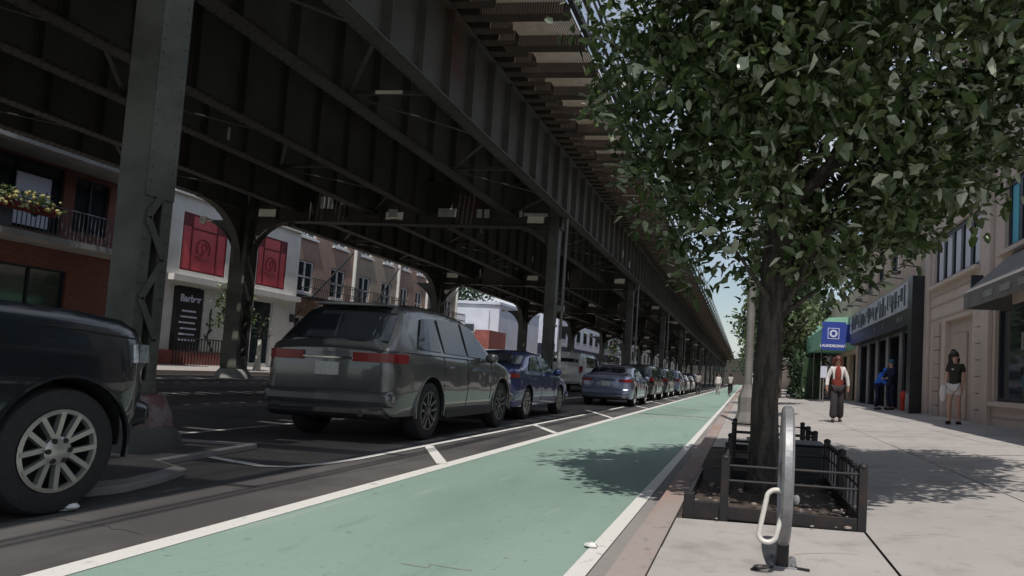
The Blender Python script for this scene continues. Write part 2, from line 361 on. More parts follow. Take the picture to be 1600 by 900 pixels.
struct('lane_marking', b, M['paint_old'], 'road marking', 'worn white lane lines under the viaduct')
# cross bars near the far end of the bike lane
b = MB()
for y0, y1 in ((19.3, 19.6), (20.6, 20.75)): b.add([(-3.0, y0, .009), (-.9, y0-.3, .009), (-.9, y1-.3, .009), (-3.0, y1, .009)], [(0, 1, 2, 3)])
for y0 in (26, 33, 47): b.add([(-2.6, y0, .009), (-1.5, y0, .009), (-1.5, y0+.35, .009), (-2.6, y0+.35, .009)], [(0, 1, 2, 3)])
struct('lane_marking', b, M['paint_old'], 'road marking', 'thin white bars across the green lane')
# kerb and right pavement
b = MB(); y = YB
while y < 160:
    L = 3.0; j = random.uniform(-.006, .006); b.box(-.6+j, -.42+j, y, y+L-.012, -.1, .13+random.uniform(-.004, .004)); y += L
struct('kerb', b, M['kerb'], 'kerb', 'kerb of the near pavement')
def wz(x): return .13 if x < 1 else .13+.07*(x-1)
b = MB()
xs = [-.42, .82, .82+.012]; 
cols_ = [(-.415, .815), (.83, 2.28), (2.292, 3.75), (3.762, 5.32)]
for (xa, xb) in cols_:
    y = YB + random.uniform(0, .5)
    while y < 160:
        L = 1.55 if y < 60 else 6
        if not (xa < 0 and ((4.4 < y+L and y < 7.0) or (7.7 < y+L and y < 9.9)) and y > 2.4):
            t = random.uniform(-.002, .002)
            if xa < 0 and y < 4.4 < y+L+.0: pass
            b.add([(xa, y, wz(xa)+t), (xb, y, wz(xb)+t), (xb, y+L-.012, wz(xb)+t), (xa, y+L-.012, wz(xa)+t)], [(0, 1, 2, 3)])
        y += L
struct('sidewalk', b, M['walk'], 'pavement', 'pale concrete slabs of the near pavement')
b = sheet([-.42, 1, 5.32], [.13-.012, .13-.012, wz(5.32)-.012], YB, 160)
struct('slab_joint', b, M['joint'], 'pavement', 'dark joints between the pavement slabs')
b = sheet([-.41, .81], [.13, .13], 2.0, 4.78, dz=.003)
struct('sidewalk', b, M['walk'], 'pavement', 'concrete strip in front of the tree pit')
# left kerb, far pavement
b = MB(); b.box(-19.4, -19.2, YB, 300, 0, .45); struct('kerb', b, M['kerb'], 'kerb', 'kerb of the far pavement')
struct('sidewalk', sheet([-24.2, -19.4], [.62, .45], YB, 55), M['walk'], 'pavement', 'far pavement across the street')
struct('sidewalk', sheet([-24.2, -19.4], [.62, .45], 66, 300), M['walk'], 'pavement', 'far pavement beyond the side street')
struct('side_street', sheet([-90, -19.4], [.5, .46], 55.0, 66.0), M['asphalt'], 'road')
def crack(pts, wd, z, jit=.02):
    out = []
    for (a, c) in zip(pts, pts[1:]):
        n = max(2, int(math.hypot(c[0]-a[0], c[1]-a[1])/.09))
        for i in range(n): out.append((a[0]+(c[0]-a[0])*i/n+random.uniform(-jit, jit), a[1]+(c[1]-a[1])*i/n+random.uniform(-jit, jit)))
    return ribbon(out, wd*.55, z)
for pts, wd, z in (([(.95, 4.6), (1.3, 4.75), (1.6, 4.6), (2.2, 4.9)], .006, .166), ([(2.3, 7.2), (2.9, 7.9), (3.7, 8.1)], .008, .27), ([(.3, 4.0), (.55, 4.15), (.8, 4.1)], .005, .1345)):
    struct('pavement_crack', crack(pts, wd, z), M['joint'], 'crack', 'thin dark crack in the pavement')
for pts, wd in (([(-2.6, 9.5), (-1.9, 10.2), (-1.0, 10.1)], .01), ([(-5.0, 3.2), (-4.1, 3.9), (-3.3, 3.7)], .012), ([(-4.0, 5.2), (-3.6, 7.0), (-3.8, 9.5)], .012)):
    struct('road_crack', crack(pts, wd, .0085 if pts[0][0] > -3.2 else .002), M['joint'], 'crack', 'thin dark crack in the road')
struct('road_scribble', crack([(-1.75, 3.62), (-1.6, 3.58), (-1.62, 3.66), (-1.45, 3.6), (-1.3, 3.64)], .012, .0085, .012), M['gutter'], 'road marking', 'faint utility scribble on the green lane')
# concrete island round the first column
b = MB(); isl = []
for (x, y) in ((-6.9, 4.3), (-5.2, 4.2)): isl.append((x, y))
for k in range(7):
    a = -PI/2+PI/2*k/6; isl.append((-4.95+.45*math.cos(a), 4.75+.45*math.sin(a)))
isl += [(-4.6, 5.2), (-4.75, 5.6), (-5.3, 5.9), (-5.5, 7.5), (-6.9, 7.5)]
b.prism(isl, 0, .065)
o = struct('traffic_island', b, M['gutter'], 'kerb', 'low concrete island around the column foot', bevel=.012)
b = MB(); ic = Vector((-5.75, 5.9)); b.prism([tuple(ic+(Vector(p)-ic)*.82) for p in isl], .0, .069)
struct('traffic_island', b, M['asphalt'], 'kerb', 'dark fill of the concrete island around the column foot')
# ------------------------------------------------------------------ elevated railway
via = thing('elevated_railway', 'dark steel elevated railway viaduct running over the street', 'railway viaduct')
CY0, CS, NC = 6.5, 15.4, 14
XC, XL = -6.28, -17.2
GB, GT = 6.05, 7.75       # girder bottom, top
YE = CY0+CS*NC
def girder_mb(x, y0, y1, zb, zt, step=1.28, fl=.3, side=(1, -1), sd=.11):
    b = MB(); b.box(x-.012, x+.012, y0, y1, zb, zt)
    b.box(x-fl/2, x+fl/2, y0, y1, zb-.03, zb); b.box(x-fl/2, x+fl/2, y0, y1, zt, zt+.03)
    for s_ in (-1, 1): b.box(min(x+s_*.014, x+s_*.1), max(x+s_*.014, x+s_*.1), y0, y1, zb+.003, zb+.02)
    y = y0+.3; k = 0
    while y < y1:
        for s_ in side:
            xa, xb = sorted((x+s_*.013, x+s_*(.013+sd)))
            b.box(xa, xb, y, y+.03, zb+.02, zt)
            xa, xb = sorted((x+s_*.013, x+s_*.03)); b.box(xa, xb, y-.06, y+.12, zb+.02, zt)
        y += step
    y = max(y0, .0)
    while y < 30:      # rivet heads along the flange and the web angle
        for s_ in (-1, 1):
            for (xx, zz) in ((x+s_*.12, zb-.036), (x+s_*.03, zb+.08)): b.box(xx-.016, xx+.016, y-.016, y+.016, zz-.012, zz+.012)
        y += .17
    return b
for gx in (-5.85, -7.75, -10.7, -12.6, -15.3, -17.2):
    girder_mb(gx, -9, YE, GB, GT, step=1.1 if gx == -5.85 else 1.28, fl=.34, sd=.14).build('longitudinal_girder', M['steel'], via)
# cross girders
for k in range(-1, NC+1):
    yc = CY0+CS*k; b = MB(); x0, x1 = XL-.4, XC+.25
    b.box(x0, x1, yc-.012, yc+.012, 5.72, 7.1); b.box(x0, x1, yc-.2, yc+.2, 5.69, 5.72); b.box(x0, x1, yc-.2, yc+.2, 7.1, 7.13)
    x = x0+.3
    while x < x1:
        for s_ in (-1, 1):
            ya, yb = sorted((yc+s_*.013, yc+s_*.14)); b.box(x, x+.03, ya, yb, 5.72, 7.1)
        x += 1.25
    b.build('cross_girder', M['steel'], via)
# columns
def column(x, y, zb, foot=True):
    b = MB(); W, D = (.31, .36) if x > -10 else (.56, .56)
    # two channels with solid webs facing along the street
    for s_ in (-1, 1):
        ya, yb = sorted((y+s_*D/2, y+s_*(D/2-.02))); b.box(x-W/2, x+W/2, ya, yb, zb+.05, 7.6)
        for t in (-1, 1):
            xa, xb = sorted((x+t*W/2, x+t*(W/2-.018))); ya, yb = sorted((y+s_*(D/2-.021), y+s_*(D/2-.13))); b.box(xa, xb, ya, yb, zb+.05, 7.6)
    c = b.build('column', M['colsteel'], via)
    l = MB()
    for t in (-1, 1):
        xx = x+t*(W/2+.006); z = zb+.75; up = True
        while z < 2.55+zb:
            z2 = z+.42
            a_, b_ = ((y-D/2+.06, y+D/2-.06) if up else (y+D/2-.06, y-D/2+.06)); l.bar((xx, a_, z), (xx, b_, z2), .014, .075, up=(0, 0, 1))
            z = z2; up = not up
        xa, xb = sorted((xx-.004, xx+.008)); l.box(xa, xb, y-D/2+.003, y+D/2-.003, 2.65+zb, 7.5)
        l.box(xa, xb, y-D/2+.003, y+D/2-.003, zb+.2, zb+.75)
    if y < 25:
        z = zb+.4
        while z < 6:
            for t in (-1, 1):
                for q in (-1, 1):
                    l.blob((x+t*(W/2+.016), y+q*(D/2-.05), z), (.008, .014, .014), 6, 4)
            z += .15
    l.build('lacing_bars', M['colsteel'], c)
    f_ = MB(); f_.box(x-W/2-.02, x+W/2+.02, y-D/2-.02, y+D/2+.02, zb-.1, zb+.3)
    f_.lathe([(.0, .32), (.42, .3), (.5, .2), (.55, 0), (.55, -.1)], (x, y, zb), 20, 'z')
    f_.build('column_base', M['grey'] if x < -10 else M['colsteel'], c, smooth=True)
    return c
def knee(x, y, dx, dy, r_=1.35, top=5.7):
    """curved plate bracket from a column face up to the girder above"""
    b = MB(); pts = []; n = 10; h0 = .16 if x > -10 else .28
    for k in range(n+1):
        a = PI/2*k/n; pts.append((h0+r_*(1-math.cos(a)), top-r_+r_*math.sin(a)))
    pts = pts + [(h0, top)]
    vs = []; fs = []; T = .02
    for s_ in (-1, 1):
        for (h, z) in pts: vs.append((x+dx*h+dy*s_*T, y+dy*h+dx*s_*T, z))
    m_ = len(pts); fs += [tuple(range(m_)), tuple(range(m_, 2*m_))[::-1]]
    for i in range(m_): fs.append((i, (i+1) % m_, (i+1) % m_+m_, i+m_))
    b.add(vs, fs)
    for k in range(n):   # curved flange
        (h, z), (h2, z2) = pts[k], pts[k+1]
        b.bar((x+dx*h, y+dy*h, z), (x+dx*h2, y+dy*h2, z2), .26, .025, up=(dx, dy, .01))
    return b
for k in range(-1, NC):
    yc = CY0+CS*k
    c = column(XC, yc, 0.0)
    kb = knee(XC, yc, -1, 0, .9); kb.build('knee_bracket', M['steel'], c)
    if k == 0:
        b = MB(); W = .36
        b.lathe([(.44, -.04), (.44, .1), (.41, .3), (.33, .5), (.27, .52)], (XC, yc, .1), 18, 'z'); b.build('reflective_wrap', M['tape'], c, smooth=True)
    if k >= 1:
        b = MB(); b.tube([(XC+.42, yc-.15, 0), (XC+.42, yc-.15, 7.4)], .05, 8); b.box(XC+.3, XC+.5, yc-.25, yc-.08, 3.0, 3.2)
        b.build('conduit_pipe', M['polem'], c)
        b = MB(); b.tube([(XC+.42, yc-.15, 1.2), (XC+.42, yc-.15, 2.1)], .065, 8); b.build('pipe_guard', M['cream'], c)
    c2 = column(XL, yc, .3)
    for dx, dy in ((1, 0), (-1, 0), (0, 1), (0, -1)):
        q = knee(XL, yc, dx, dy, 1.5 if dx else 1.9, 5.7 if dx else 6.0); q.build('knee_bracket', M['steel'], c2)
# far structure closes the view
TZ = GT+.06
# ties, near track first, sorted so that the hundred nearest are parts
ties = []
for (xa, xb) in ((-8.9, -4.95), (-13.2, -9.6), (-18.3, -14.6)):
    y = -8
    while y < YE:
        ties.append((xa, xb, y)); y += .5
ties.sort(key=lambda t: (abs(t[2]-18) + (0 if t[0] > -9 else 26 if t[0] > -14 else 60)) if t[2] > 2 else 1e3-t[2])
rest = MB()
for i, (xa, xb, y) in enumerate(ties):
    j = random.uniform(-.05, .05)
    mb = MB() if i < 100 else rest
    mb.box(xa, xb+j, y, y+.25, TZ, TZ+.22)
    if i < 100: mb.build('tie', M['tie'], via)
o = rest.build('tie', M['tie'], via); tag(o, 'remaining timber ties of the tracks', kind='stuff')
# planks between tracks, then boards added to block sun except at open strips
b = MB()
for x in np.arange(-9.6, -8.95, .16): b.box(x, x+.15, -9, YE, TZ+.225, TZ+.27)
for x in np.arange(-14.6, -13.25, .16): b.box(x, x+.15, -9, YE, TZ+.225, TZ+.27)
b.build('plank_walk', M['tie'], via)
b = MB()
for (xa, xb) in ((-8.9, -7.05), (-6.5, -5.3), (-13.2, -11.95), (-11.35, -9.65), (-18.2, -16.6), (-15.95, -14.7)):
    x = xa
    while x < xb-.05: b.box(x, min(x+.2, xb)-.004, -9, YE, TZ+.228, TZ+.28); x += .2
b.build('shade_boards', M['tie'], via)
b = MB()
for x in (-7.9, -6.45, -12.6, -11.1, -17.2, -15.75): b.box(x-.035, x+.035, -9, YE, TZ+.3, TZ+.45)
b.build('running_rails', M['steel'], via)
# outrigger beams and slatted side walkway
OX = -3.62; k = 0; y = 1.0; restb = MB()
while y < YE:
    mb = MB() if k < 100 else restb
    mb.box(-5.3, OX, y, y+.3, TZ-.02, TZ+.2)
    mb.box(OX-.02, OX+.02, y+.08, y+.22, TZ+.0, TZ+.2)
    if k < 100: mb.build('outrigger_beam', M['tie'], via)
    y += 1.27; k += 1
if restb.v: tag(restb.build('outrigger_beam', M['tie'], via), 'far outrigger beams', kind='stuff')
b = MB(); x = -5.28
while x < OX-.05: b.box(x, x+.034, -2, YE, TZ+.205, TZ+.23); x += .05
b.build('walkway_slats', M['slat'], via)
b = MB()
b.box(OX+.02, OX+.12, -2, YE, TZ+.2, TZ+.36)
for z in (.75, 1.2): b.tube([(OX+.07, -2, TZ+z), (OX+.07, YE, TZ+z)], .03, 6)
y = 1.15
while y < YE: b.tube([(OX+.07, y, TZ), (OX+.07, y, TZ+1.2)], .03, 6); b.bar((OX+.07, y, TZ+.2), (OX+.4, y, TZ+.2), .05); y += 2.54
for dx, dz in ((.38, .15), (.5, .45)): b.tube([(OX+dx, -2, TZ+dz), (OX+dx, YE, TZ+dz)], .025, 6)
b.build('walkway_railing', M['iron'], via)
# cross bracing and small plates seen under the deck
b = MB()
for k in range(0, 10):
    yc = CY0+CS*k
    for (xa, xb) in ((-7.75, -5.85), (-12.6, -10.7), (-17.2, -15.3)):
        for q in range(3):
            ya = yc+1+q*4.8; b.bar((xa, ya, GB+.15), (xb, ya, GB+.15), .07); b.bar((xa, ya, GB+.1), (xb, ya+2.4, GB+.1), .07, .02); b.bar((xb, ya+2.4, GB+.1), (xa, ya+4.8, GB+.1), .07, .02)
b.build('cross_bracing', M['steel'], via)
pl = [(-9.9, .62, .28, 6.1), (-8.75, .17, .3, 6.95), (-8.5, .17, .3, 6.95), (-8.8, .17, .28, 6.1), (-8.55, .17, .28, 6.1), (-14.3, .2, .4, 6.35), (-14.05, .2, .4, 6.35), (-13.4, .5, .2, 6.4), (-6.9, .8, .1, 6.1), (-11.8, .3, .25, 6.05), (-7.4, .1, .2, 6.12)]
for (x, wd, hd, z) in pl:
    b = MB(); b.box(x-wd/2, x+wd/2, CY0+CS-.2, CY0+CS-.165, z-hd/2, z+hd/2); b.build('pale_plate', M['cream'], via)
for i in range(5):
    b = MB(); gx = random.choice((-5.85, -7.75, -10.7, -12.6)); y = random.uniform(6, 36); z = random.uniform(6.1, 6.4)
    b.box(gx+.15, gx+.19, y, y+.05, z, z+.3); b.build('hanger_clip', M['cream'], via)
# ------------------------------------------------------------------ cars
def lerp(prof, y):
    if y <= prof[0][0]: return prof[0][1]
    for (a, b) in zip(prof, prof[1:]):
        if y <= b[0]:
            t = (y-a[0])/(b[0]-a[0]); return a[1]+(b[1]-a[1])*t
    return prof[-1][1]
def smoothed(prof, y, h=.06):
    return (lerp(prof, y-h)+2*lerp(prof, y)+lerp(prof, y+h))/4
def weld(o):
    bm = bmesh.new(); bm.from_mesh(o.data); bmesh.ops.remove_doubles(bm, verts=bm.verts, dist=1e-4); bmesh.ops.recalc_face_normals(bm, faces=bm.faces); bm.to_mesh(o.data); bm.free()
def make_car(name, label, cat, sp, paint, x, y, z=0., rz=0, group=None, lod=0):
    """local axes: x to the right, y forward with the rear bumper at 0"""
    root = thing(name, label, cat, (x, y, z), rz, group)
    L, W = sp['L'], sp['W']/2; zb = sp['zb']; r_ = sp['wr']; tb = sp.get('tumble', .3); axles = sp['axles']
    plan = sp.get('plan') or [(0, .83), (.04, .9), (.14, .955), (.45, .99), (1.0, 1), (L-1.1, 1), (L-.5, .97), (L-.18, .9), (L-.04, .8), (L, .72)]
    def pw(y): return W*lerp(plan, y)
    belt = sp['belt']; top = sp['top']
    def sx(yy, zz):
        w_ = pw(yy); be = lerp(belt, yy)
        if zz <= be:
            t = (zz-zb)/(be-zb); return w_*(.965+.05*math.sin(PI*min(1, max(0, t))*.9)) - .012*(1 if abs(t-.62) < .02 else 0)
        return w_*(.965+.05*math.sin(PI*.9)) - (zz-be)*tb
    ys = sorted(set([0, .02, .05, .1, .16, .24] + list(np.round(np.linspace(.32, L-.35, 34 if lod < 2 else 18), 3)) + [L-.25, L-.16, L-.08, L-.03, L]))
    vs = []; fs = []; npt = 0
    for yy in ys:
        zt = smoothed(top, yy); be = min(lerp(belt, yy), zt-.05); h = max(0, zt-be)
        zlow = zb + .1*max(0, 1-yy/.12)*1 + .08*max(0, 1-(L-yy)/.15)
        half = [(0, zlow), (sx(yy, zb)*.82, zlow), (sx(yy, zb+.03), zlow+.04)]
        for t in (.2, .4, .58, .64, .8, .93): half.append((sx(yy, zlow+t*(be-zlow)), zlow+t*(be-zlow)))
        xs_ = sx(yy, be)
        if h > .16:
            half += [(xs_-.012, be), (xs_-.02-h*.45*tb, be+.45*h), (xs_-.02-(h-.09)*tb, zt-.09), (xs_-.05-h*tb, zt-.035), (xs_*.55, zt+.008), (0, zt+.015)]
        else:
            half += [(xs_-.004, be), (xs_-.012, be+.3*h), (xs_-.03, be+.62*h), (xs_-.09, zt-.008), (xs_*.5, zt+.012), (0, zt+.02)]
        ring = half + [(-a, b_) for a, b_ in half[-2:0:-1]]
        npt = len(ring); vs += [(a, yy, b_) for a, b_ in ring]
    for i in range(len(ys)-1):
        for k in range(npt): a = i*npt+k; b_ = i*npt+(k+1) % npt; fs.append((a, b_, b_+npt, a+npt))
    fs.append(tuple(range(npt))); fs.append(tuple(range((len(ys)-1)*npt, len(ys)*npt))[::-1])
    bd = MB(); bd.add(vs, fs); body = bd.build('body', [paint, M['black']], root); weld(body)
    body.data.polygons.foreach_set('material_index', [0]*len(body.data.polygons))
    # wheel arches cut with a cylinder
    ct = MB()
    for ay in axles:
        for s_ in (-1, 1):
            xa, xb = sorted((s_*(W-.34), s_*(W+.2))); ct.lathe([(0, xa), (r_+.055, xa), (r_+.055, xb), (0, xb)], (0, ay, r_+.01), 28, 'x', 0)
    cut = ct.build('cut', [M['black'], M['black']]); weld(cut); cut.parent = root; cut.data.polygons.foreach_set('material_index', [1]*len(cut.data.polygons))
    bmod = body.modifiers.new('b', 'BOOLEAN'); bmod.object = cut; bmod.operation = 'DIFFERENCE'; bmod.solver = 'EXACT'; bmod.use_self = True
    dg = bpy.context.evaluated_depsgraph_get(); me = bpy.data.meshes.new_from_object(body.evaluated_get(dg)); body.modifiers.clear(); body.data = me; me.name = 'body'
    bpy.data.objects.remove(cut)
    me.shade_smooth(); me.set_sharp_from_angle(angle=R(32))
    # wheels
    for ay in axles:
        for s_ in (-1, 1):
            t = MB(); wd = .235; xo = s_*(W*1.0-.015); xi = xo-s_*wd
            t.lathe([(r_*.66, -s_*wd), (r_*.93, -s_*wd), (r_, -s_*(wd-.04)), (r_, -s_*.045), (r_*.965, -s_*.012), (r_*.9, 0), (sp['rim']*1.02, -s_*.008), (sp['rim'], -s_*.03)], (0, 0, 0), 40 if lod == 0 else 20, 'x')
            wh = t.build('wheel', M['rubber'], root, smooth=True, loc=(xo, ay, r_))
            q = MB(); rr = sp['rim']
            q.lathe([(rr, 0-s_*.012), (rr*.93, -s_*.01), (rr*.9, -s_*.035), (rr*.88, -s_*.16), (0.01, -s_*.17)], (0, 0, 0), 36 if lod == 0 else 18, 'x')
            q.build('rim_barrel', M['alloydk'] if lod else M['black'], wh, smooth=True)
            q = MB(); n = sp.get('spokes', 5)
            q.lathe([(rr*1.0, -s_*.004), (rr*.9, s_*.002), (rr*.89, -s_*.03)], (0, 0, 0), 40 if lod == 0 else 20, 'x')
            for k in range(n):
                a = 2*PI*(k+.25)/n
                offs = (-.085, .085) if sp.get('split', True) else (0,)
                for d_ in offs:
                    ra, rb = rr*.22, rr*.93
                    p0 = (-s_*.03, ra*math.cos(a)-math.sin(a)*rr*d_*1.4, ra*math.sin(a)+math.cos(a)*rr*d_*1.4)
                    p1 = (-s_*.012, rb*math.cos(a)-math.sin(a)*rr*d_*2.6, rb*math.sin(a)+math.cos(a)*rr*d_*2.6)
                    q.bar(p0, p1, rr*.12 if len(offs) > 1 else rr*.22, .035, up=(1, 0, 0))
            q.lathe([(rr*.34, -s_*.045), (rr*.34, -s_*.012), (rr*.27, -s_*.0), (.0, s_*.003)], (0, 0, 0), 20, 'x')
            q.build('rim', M['alloy'] if sp.get('bright', True) else M['alloydk'], wh, smooth=True)
            if lod == 0:
                q = MB()
                for k in range(6):
                    a = 2*PI*k/6; q.lathe([(0, s_*.004), (.017, s_*.004), (.017, -s_*.02)], (0, rr*.2*1.0*math.cos(a)*1.35, rr*.2*1.35*math.sin(a)), 8, 'x')
                q.build('lug_nuts', M['black'], wh)
    # side glass
    def panel(poly, off, nm, m_, side, th=.0, par=root, sub=4):
        """poly: list of (y, z) quads -> surface following the body side"""
        g = MB()
        for quad in poly:
            (y0, z0), (y1, z1), (y2, z2), (y3, z3) = quad; n = sub; gv = []; gf = []
            for i in range(n+1):
                for j in range(n+1):
                    u, v = i/n, j/n
                    yy = (1-u)*(1-v)*y0+u*(1-v)*y1+u*v*y2+(1-u)*v*y3; zz = (1-u)*(1-v)*z0+u*(1-v)*z1+u*v*z2+(1-u)*v*z3
                    gv.append((side*(sx(yy, zz)+off), yy, zz))
            for i in range(n):
                for j in range(n): a = i*(n+1)+j; gf.append((a, a+1, a+n+2, a+n+1))
            g.add(gv, gf)
        o_ = g.build(nm, m_, par)
        if th: md = o_.modifiers.new('s', 'SOLIDIFY'); md.thickness = th; md.offset = 0
        return o_
    for s_ in (-1, 1):
        if lod < 2 or s_ == 1:
            for quad in sp['side']: panel([quad], -.004, 'side_window', M['carglass'], s_, th=.012)
    # front and rear glass: strips lying on the top profile
    def topglass(ya, yb, nm, wf=.86):
        g = MB(); gv = []; gf = []; n = 8; yl = [ya+(yb-ya)*i/n for i in range(n+1)]
        for yy in yl:
            zt = smoothed(top, yy); be = lerp(belt, yy); h = max(.02, zt-be); xe = (sx(yy, be)-.05-h*tb)*wf/.9
            d = (smoothed(top, yy+.02)-smoothed(top, yy-.02))/.04; nn = math.hypot(1, d); oy, oz = -d/nn*.006, 1/nn*.006
            for u in (-1, -.6, 0, .6, 1): gv.append((xe*u, yy+oy, zt+oz+(.015 if abs(u) < .1 else (.004 if abs(u) < .8 else -.026))))
        for i in range(n):
            for k in range(4): a = i*5+k; gf.append((a, a+1, a+6, a+5))
        g.add(gv, gf); o_ = g.build(nm, M['carglass'], root, smooth=True)
        md = o_.modifiers.new('s', 'SOLIDIFY'); md.thickness = .02; md.offset = -.5
    topglass(*sp['rglass'], 'rear_window'); topglass(*sp['fglass'], 'windscreen')
    # seams and handles
    if lod < 2:
        for s_ in (1, -1):
            for (ya, za, yb2, zb2) in sp.get('seams', []):
                g = MB(); n = 8
                for i in range(n):
                    u0, u1 = i/n, (i+1)/n
                    p = [(ya+(yb2-ya)*u, za+(zb2-za)*u) for u in (u0, u1)]
                    g.bar((s_*(sx(*p[0])+.0), *p[0]), (s_*(sx(*p[1])+.0), *p[1]), .008, .008)
                g.build('door_seam', M['black'], root)
            for (hy, hz) in sp.get('handles', []):
                g = MB(); g.bar((s_*(sx(hy, hz)+.03), hy-.09, hz), (s_*(sx(hy, hz)+.03), hy+.09, hz), .03, .025); g.bar((s_*sx(hy, hz), hy-.07, hz), (s_*(sx(hy, hz)+.03), hy-.07, hz), .02); g.bar((s_*sx(hy, hz), hy+.07, hz), (s_*(sx(hy, hz)+.03), hy+.07, hz), .02)
                g.build('door_handle', paint, root, bevel=.006)
    if 'mirror' in sp:
        my, mz = sp['mirror']
        for s_ in (-1, 1):
            g = MB(); xx = sx(my, mz); g.blob((s_*(xx+.14), my, mz+.04), (.12, .07, .085), 10, 6); g.bar((s_*(xx-.03), my, mz-.02), (s_*(xx+.08), my, mz), .06)
            g.build('mirror', paint, root, smooth=True)
    # rear lamps
    for s_ in (-1, 1):
        tl = sp['tail']   # y0,y1,z0,z1, inner x fraction
        y0, y1, z0, z1, xi = tl
        g = MB(); gv = []; gf = []
        pts = [(xi*W, -.012)] + [(sx(yy, (z0+z1)/2)+.01, yy-.012 if i == 0 else yy) for i, yy in enumerate([0, .03, .08, .14, y1])]
        for (px_, py_) in pts:
            for zz in (z0, z1): gv.append((s_*px_, py_ + (smooth_rear(sp, zz) if py_ < .1 else 0), zz))
        for i in range(len(pts)-1): gf.append((2*i, 2*i+1, 2*i+3, 2*i+2))
        g.add(gv, gf); o_ = g.build('tail_light', M['taillight'], root); md = o_.modifiers.new('s', 'SOLIDIFY'); md.thickness = .014; md.offset = 0
    # bumpers
    def bumper(y0, z0, z1, dep, nm, m_, front=False, wfac=1.0):
        g = MB(); n = 14; vs = []
        for i in range(n+1):
            u = -1+2*i/n; xx = u*W*wfac; c = (1-abs(u)**4)
            yo = -dep*c if not front else L+dep*c
            yi = .22 if not front else L-.25
            vs += [(xx, yo, z0+.04), (xx, yo, z1-.03), (xx, yi, z1), (xx, yi, z0)]
        fs = []
        for i in range(n):
            for k in range(4): a = i*4+k; b_ = i*4+(k+1) % 4; fs.append((a, b_, b_+4, a+4))
        fs += [(0, 1, 2, 3), tuple(range(n*4, n*4+4))[::-1]]
        g.add(vs, fs); return g.build(nm, m_, root, smooth=True, bevel=.06)
    bz = sp['bump']; bumper(0, bz[0], bz[1], .045, 'rear_bumper', paint, wfac=.93); bumper(0, bz[0]-.14, bz[0]+.03, .03, 'lower_valance', M['black'], wfac=.86)
    bumper(0, bz[0]-.02, bz[1]-.08, .06, 'front_bumper', sp.get('fbm') or paint, True, wfac=.94)
    # plate, lamps, exhaust, badge
    pz = sp.get('platez', .85); g = MB(); g.box(-.16, .16, -.035+smooth_rear(sp, pz), -.0+smooth_rear(sp, pz)+.02, pz-.08, pz+.08); g.build('licence_plate', M['plate'], root, bevel=.005)
    if lod == 0:
        g = MB(); g.tube([(W*.55, -.05, bz[0]-.05), (W*.55, .3, bz[0]-.05)], .04, 12); g.build('exhaust', M['chrome'], root)
        g = MB(); g.box(-.35, .35, -.02+smooth_rear(sp, pz+.14), .03+smooth_rear(sp, pz+.14), pz+.12, pz+.15); g.build('tailgate_trim', M['chrome'], root, bevel=.005)
    for s_ in (-1, 1):
        hy0, hz0, hz1 = sp['head']; g = MB(); gv = []; gf = []
        for yy in (hy0, hy0+.12, L-.16, L-.06, L-.0):
            yy = min(yy, L); 
            for zz in (hz0, hz1): gv.append((s_*(sx(yy, zz)+.012), yy+(.015 if yy > L-.1 else 0), zz))
        for zz in (hz0, hz1): gv.append((s_*W*.45, L+.03, zz))
        for i in range(5): gf.append((2*i, 2*i+1, 2*i+3, 2*i+2))
        g.add(gv, gf); o_ = g.build('headlight', M['headlight'], root); md = o_.modifiers.new('s', 'SOLIDIFY'); md.thickness = .03; md.offset = 0
    if sp.get('rails'):
        for s_ in (-1, 1):
            ya, yb2, zz = sp['rails']; xx = sx((ya+yb2)/2, zz-.08)-.1; g = MB()
            g.tube([(s_*xx, ya, zz-.02), (s_*xx, ya+.1, zz+.05), (s_*xx, yb2-.15, zz+.05), (s_*(xx), yb2, zz-.04)], .018, 8); g.build('roof_rail', M['black'], root)
    if sp.get('spoiler'):
        ya, zz = sp['spoiler']; g = MB(); g.box(-W*.55, W*.55, ya-.13, ya+.2, zz-.03, zz+.02); g.build('spoiler', paint, root, bevel=.015)
    if lod == 0 and sp.get('sill'):
        for s_ in (-1, 1):
            g = MB(); g.box(min(s_*(W*.96), s_*(W+.015)), max(s_*(W*.96), s_*(W+.015)), axles[0]+r_+.12, axles[1]-r_-.12, zb-.03, zb+.1); g.build('side_sill', M['black'], root, bevel=.015)
            for ay in axles:
                g = MB(); pts = [(s_*(W-.0), ay+(r_+.065)*math.cos(a), r_+.01+(r_+.065)*math.sin(a)) for a in np.linspace(-.2, PI+.2, 22)]
                for p, q2 in zip(pts, pts[1:]): g.bar(p, q2, .02, .035, up=(1, 0, 0))
                g.build('wheel_arch_trim', M['black'] if sp.get('blacktrim') else paint, root)
    return root
def smooth_rear(sp, z):
    """how far forward the rear surface lies at height z"""
    t = sp['top']; 
    if z <= t[0][1]: return 0
    for (a, b) in zip(t, t[1:]):
        if a[1] <= z <= b[1]: return a[0]+(b[0]-a[0])*(z-a[1])/max(1e-4, b[1]-a[1])
    return 0
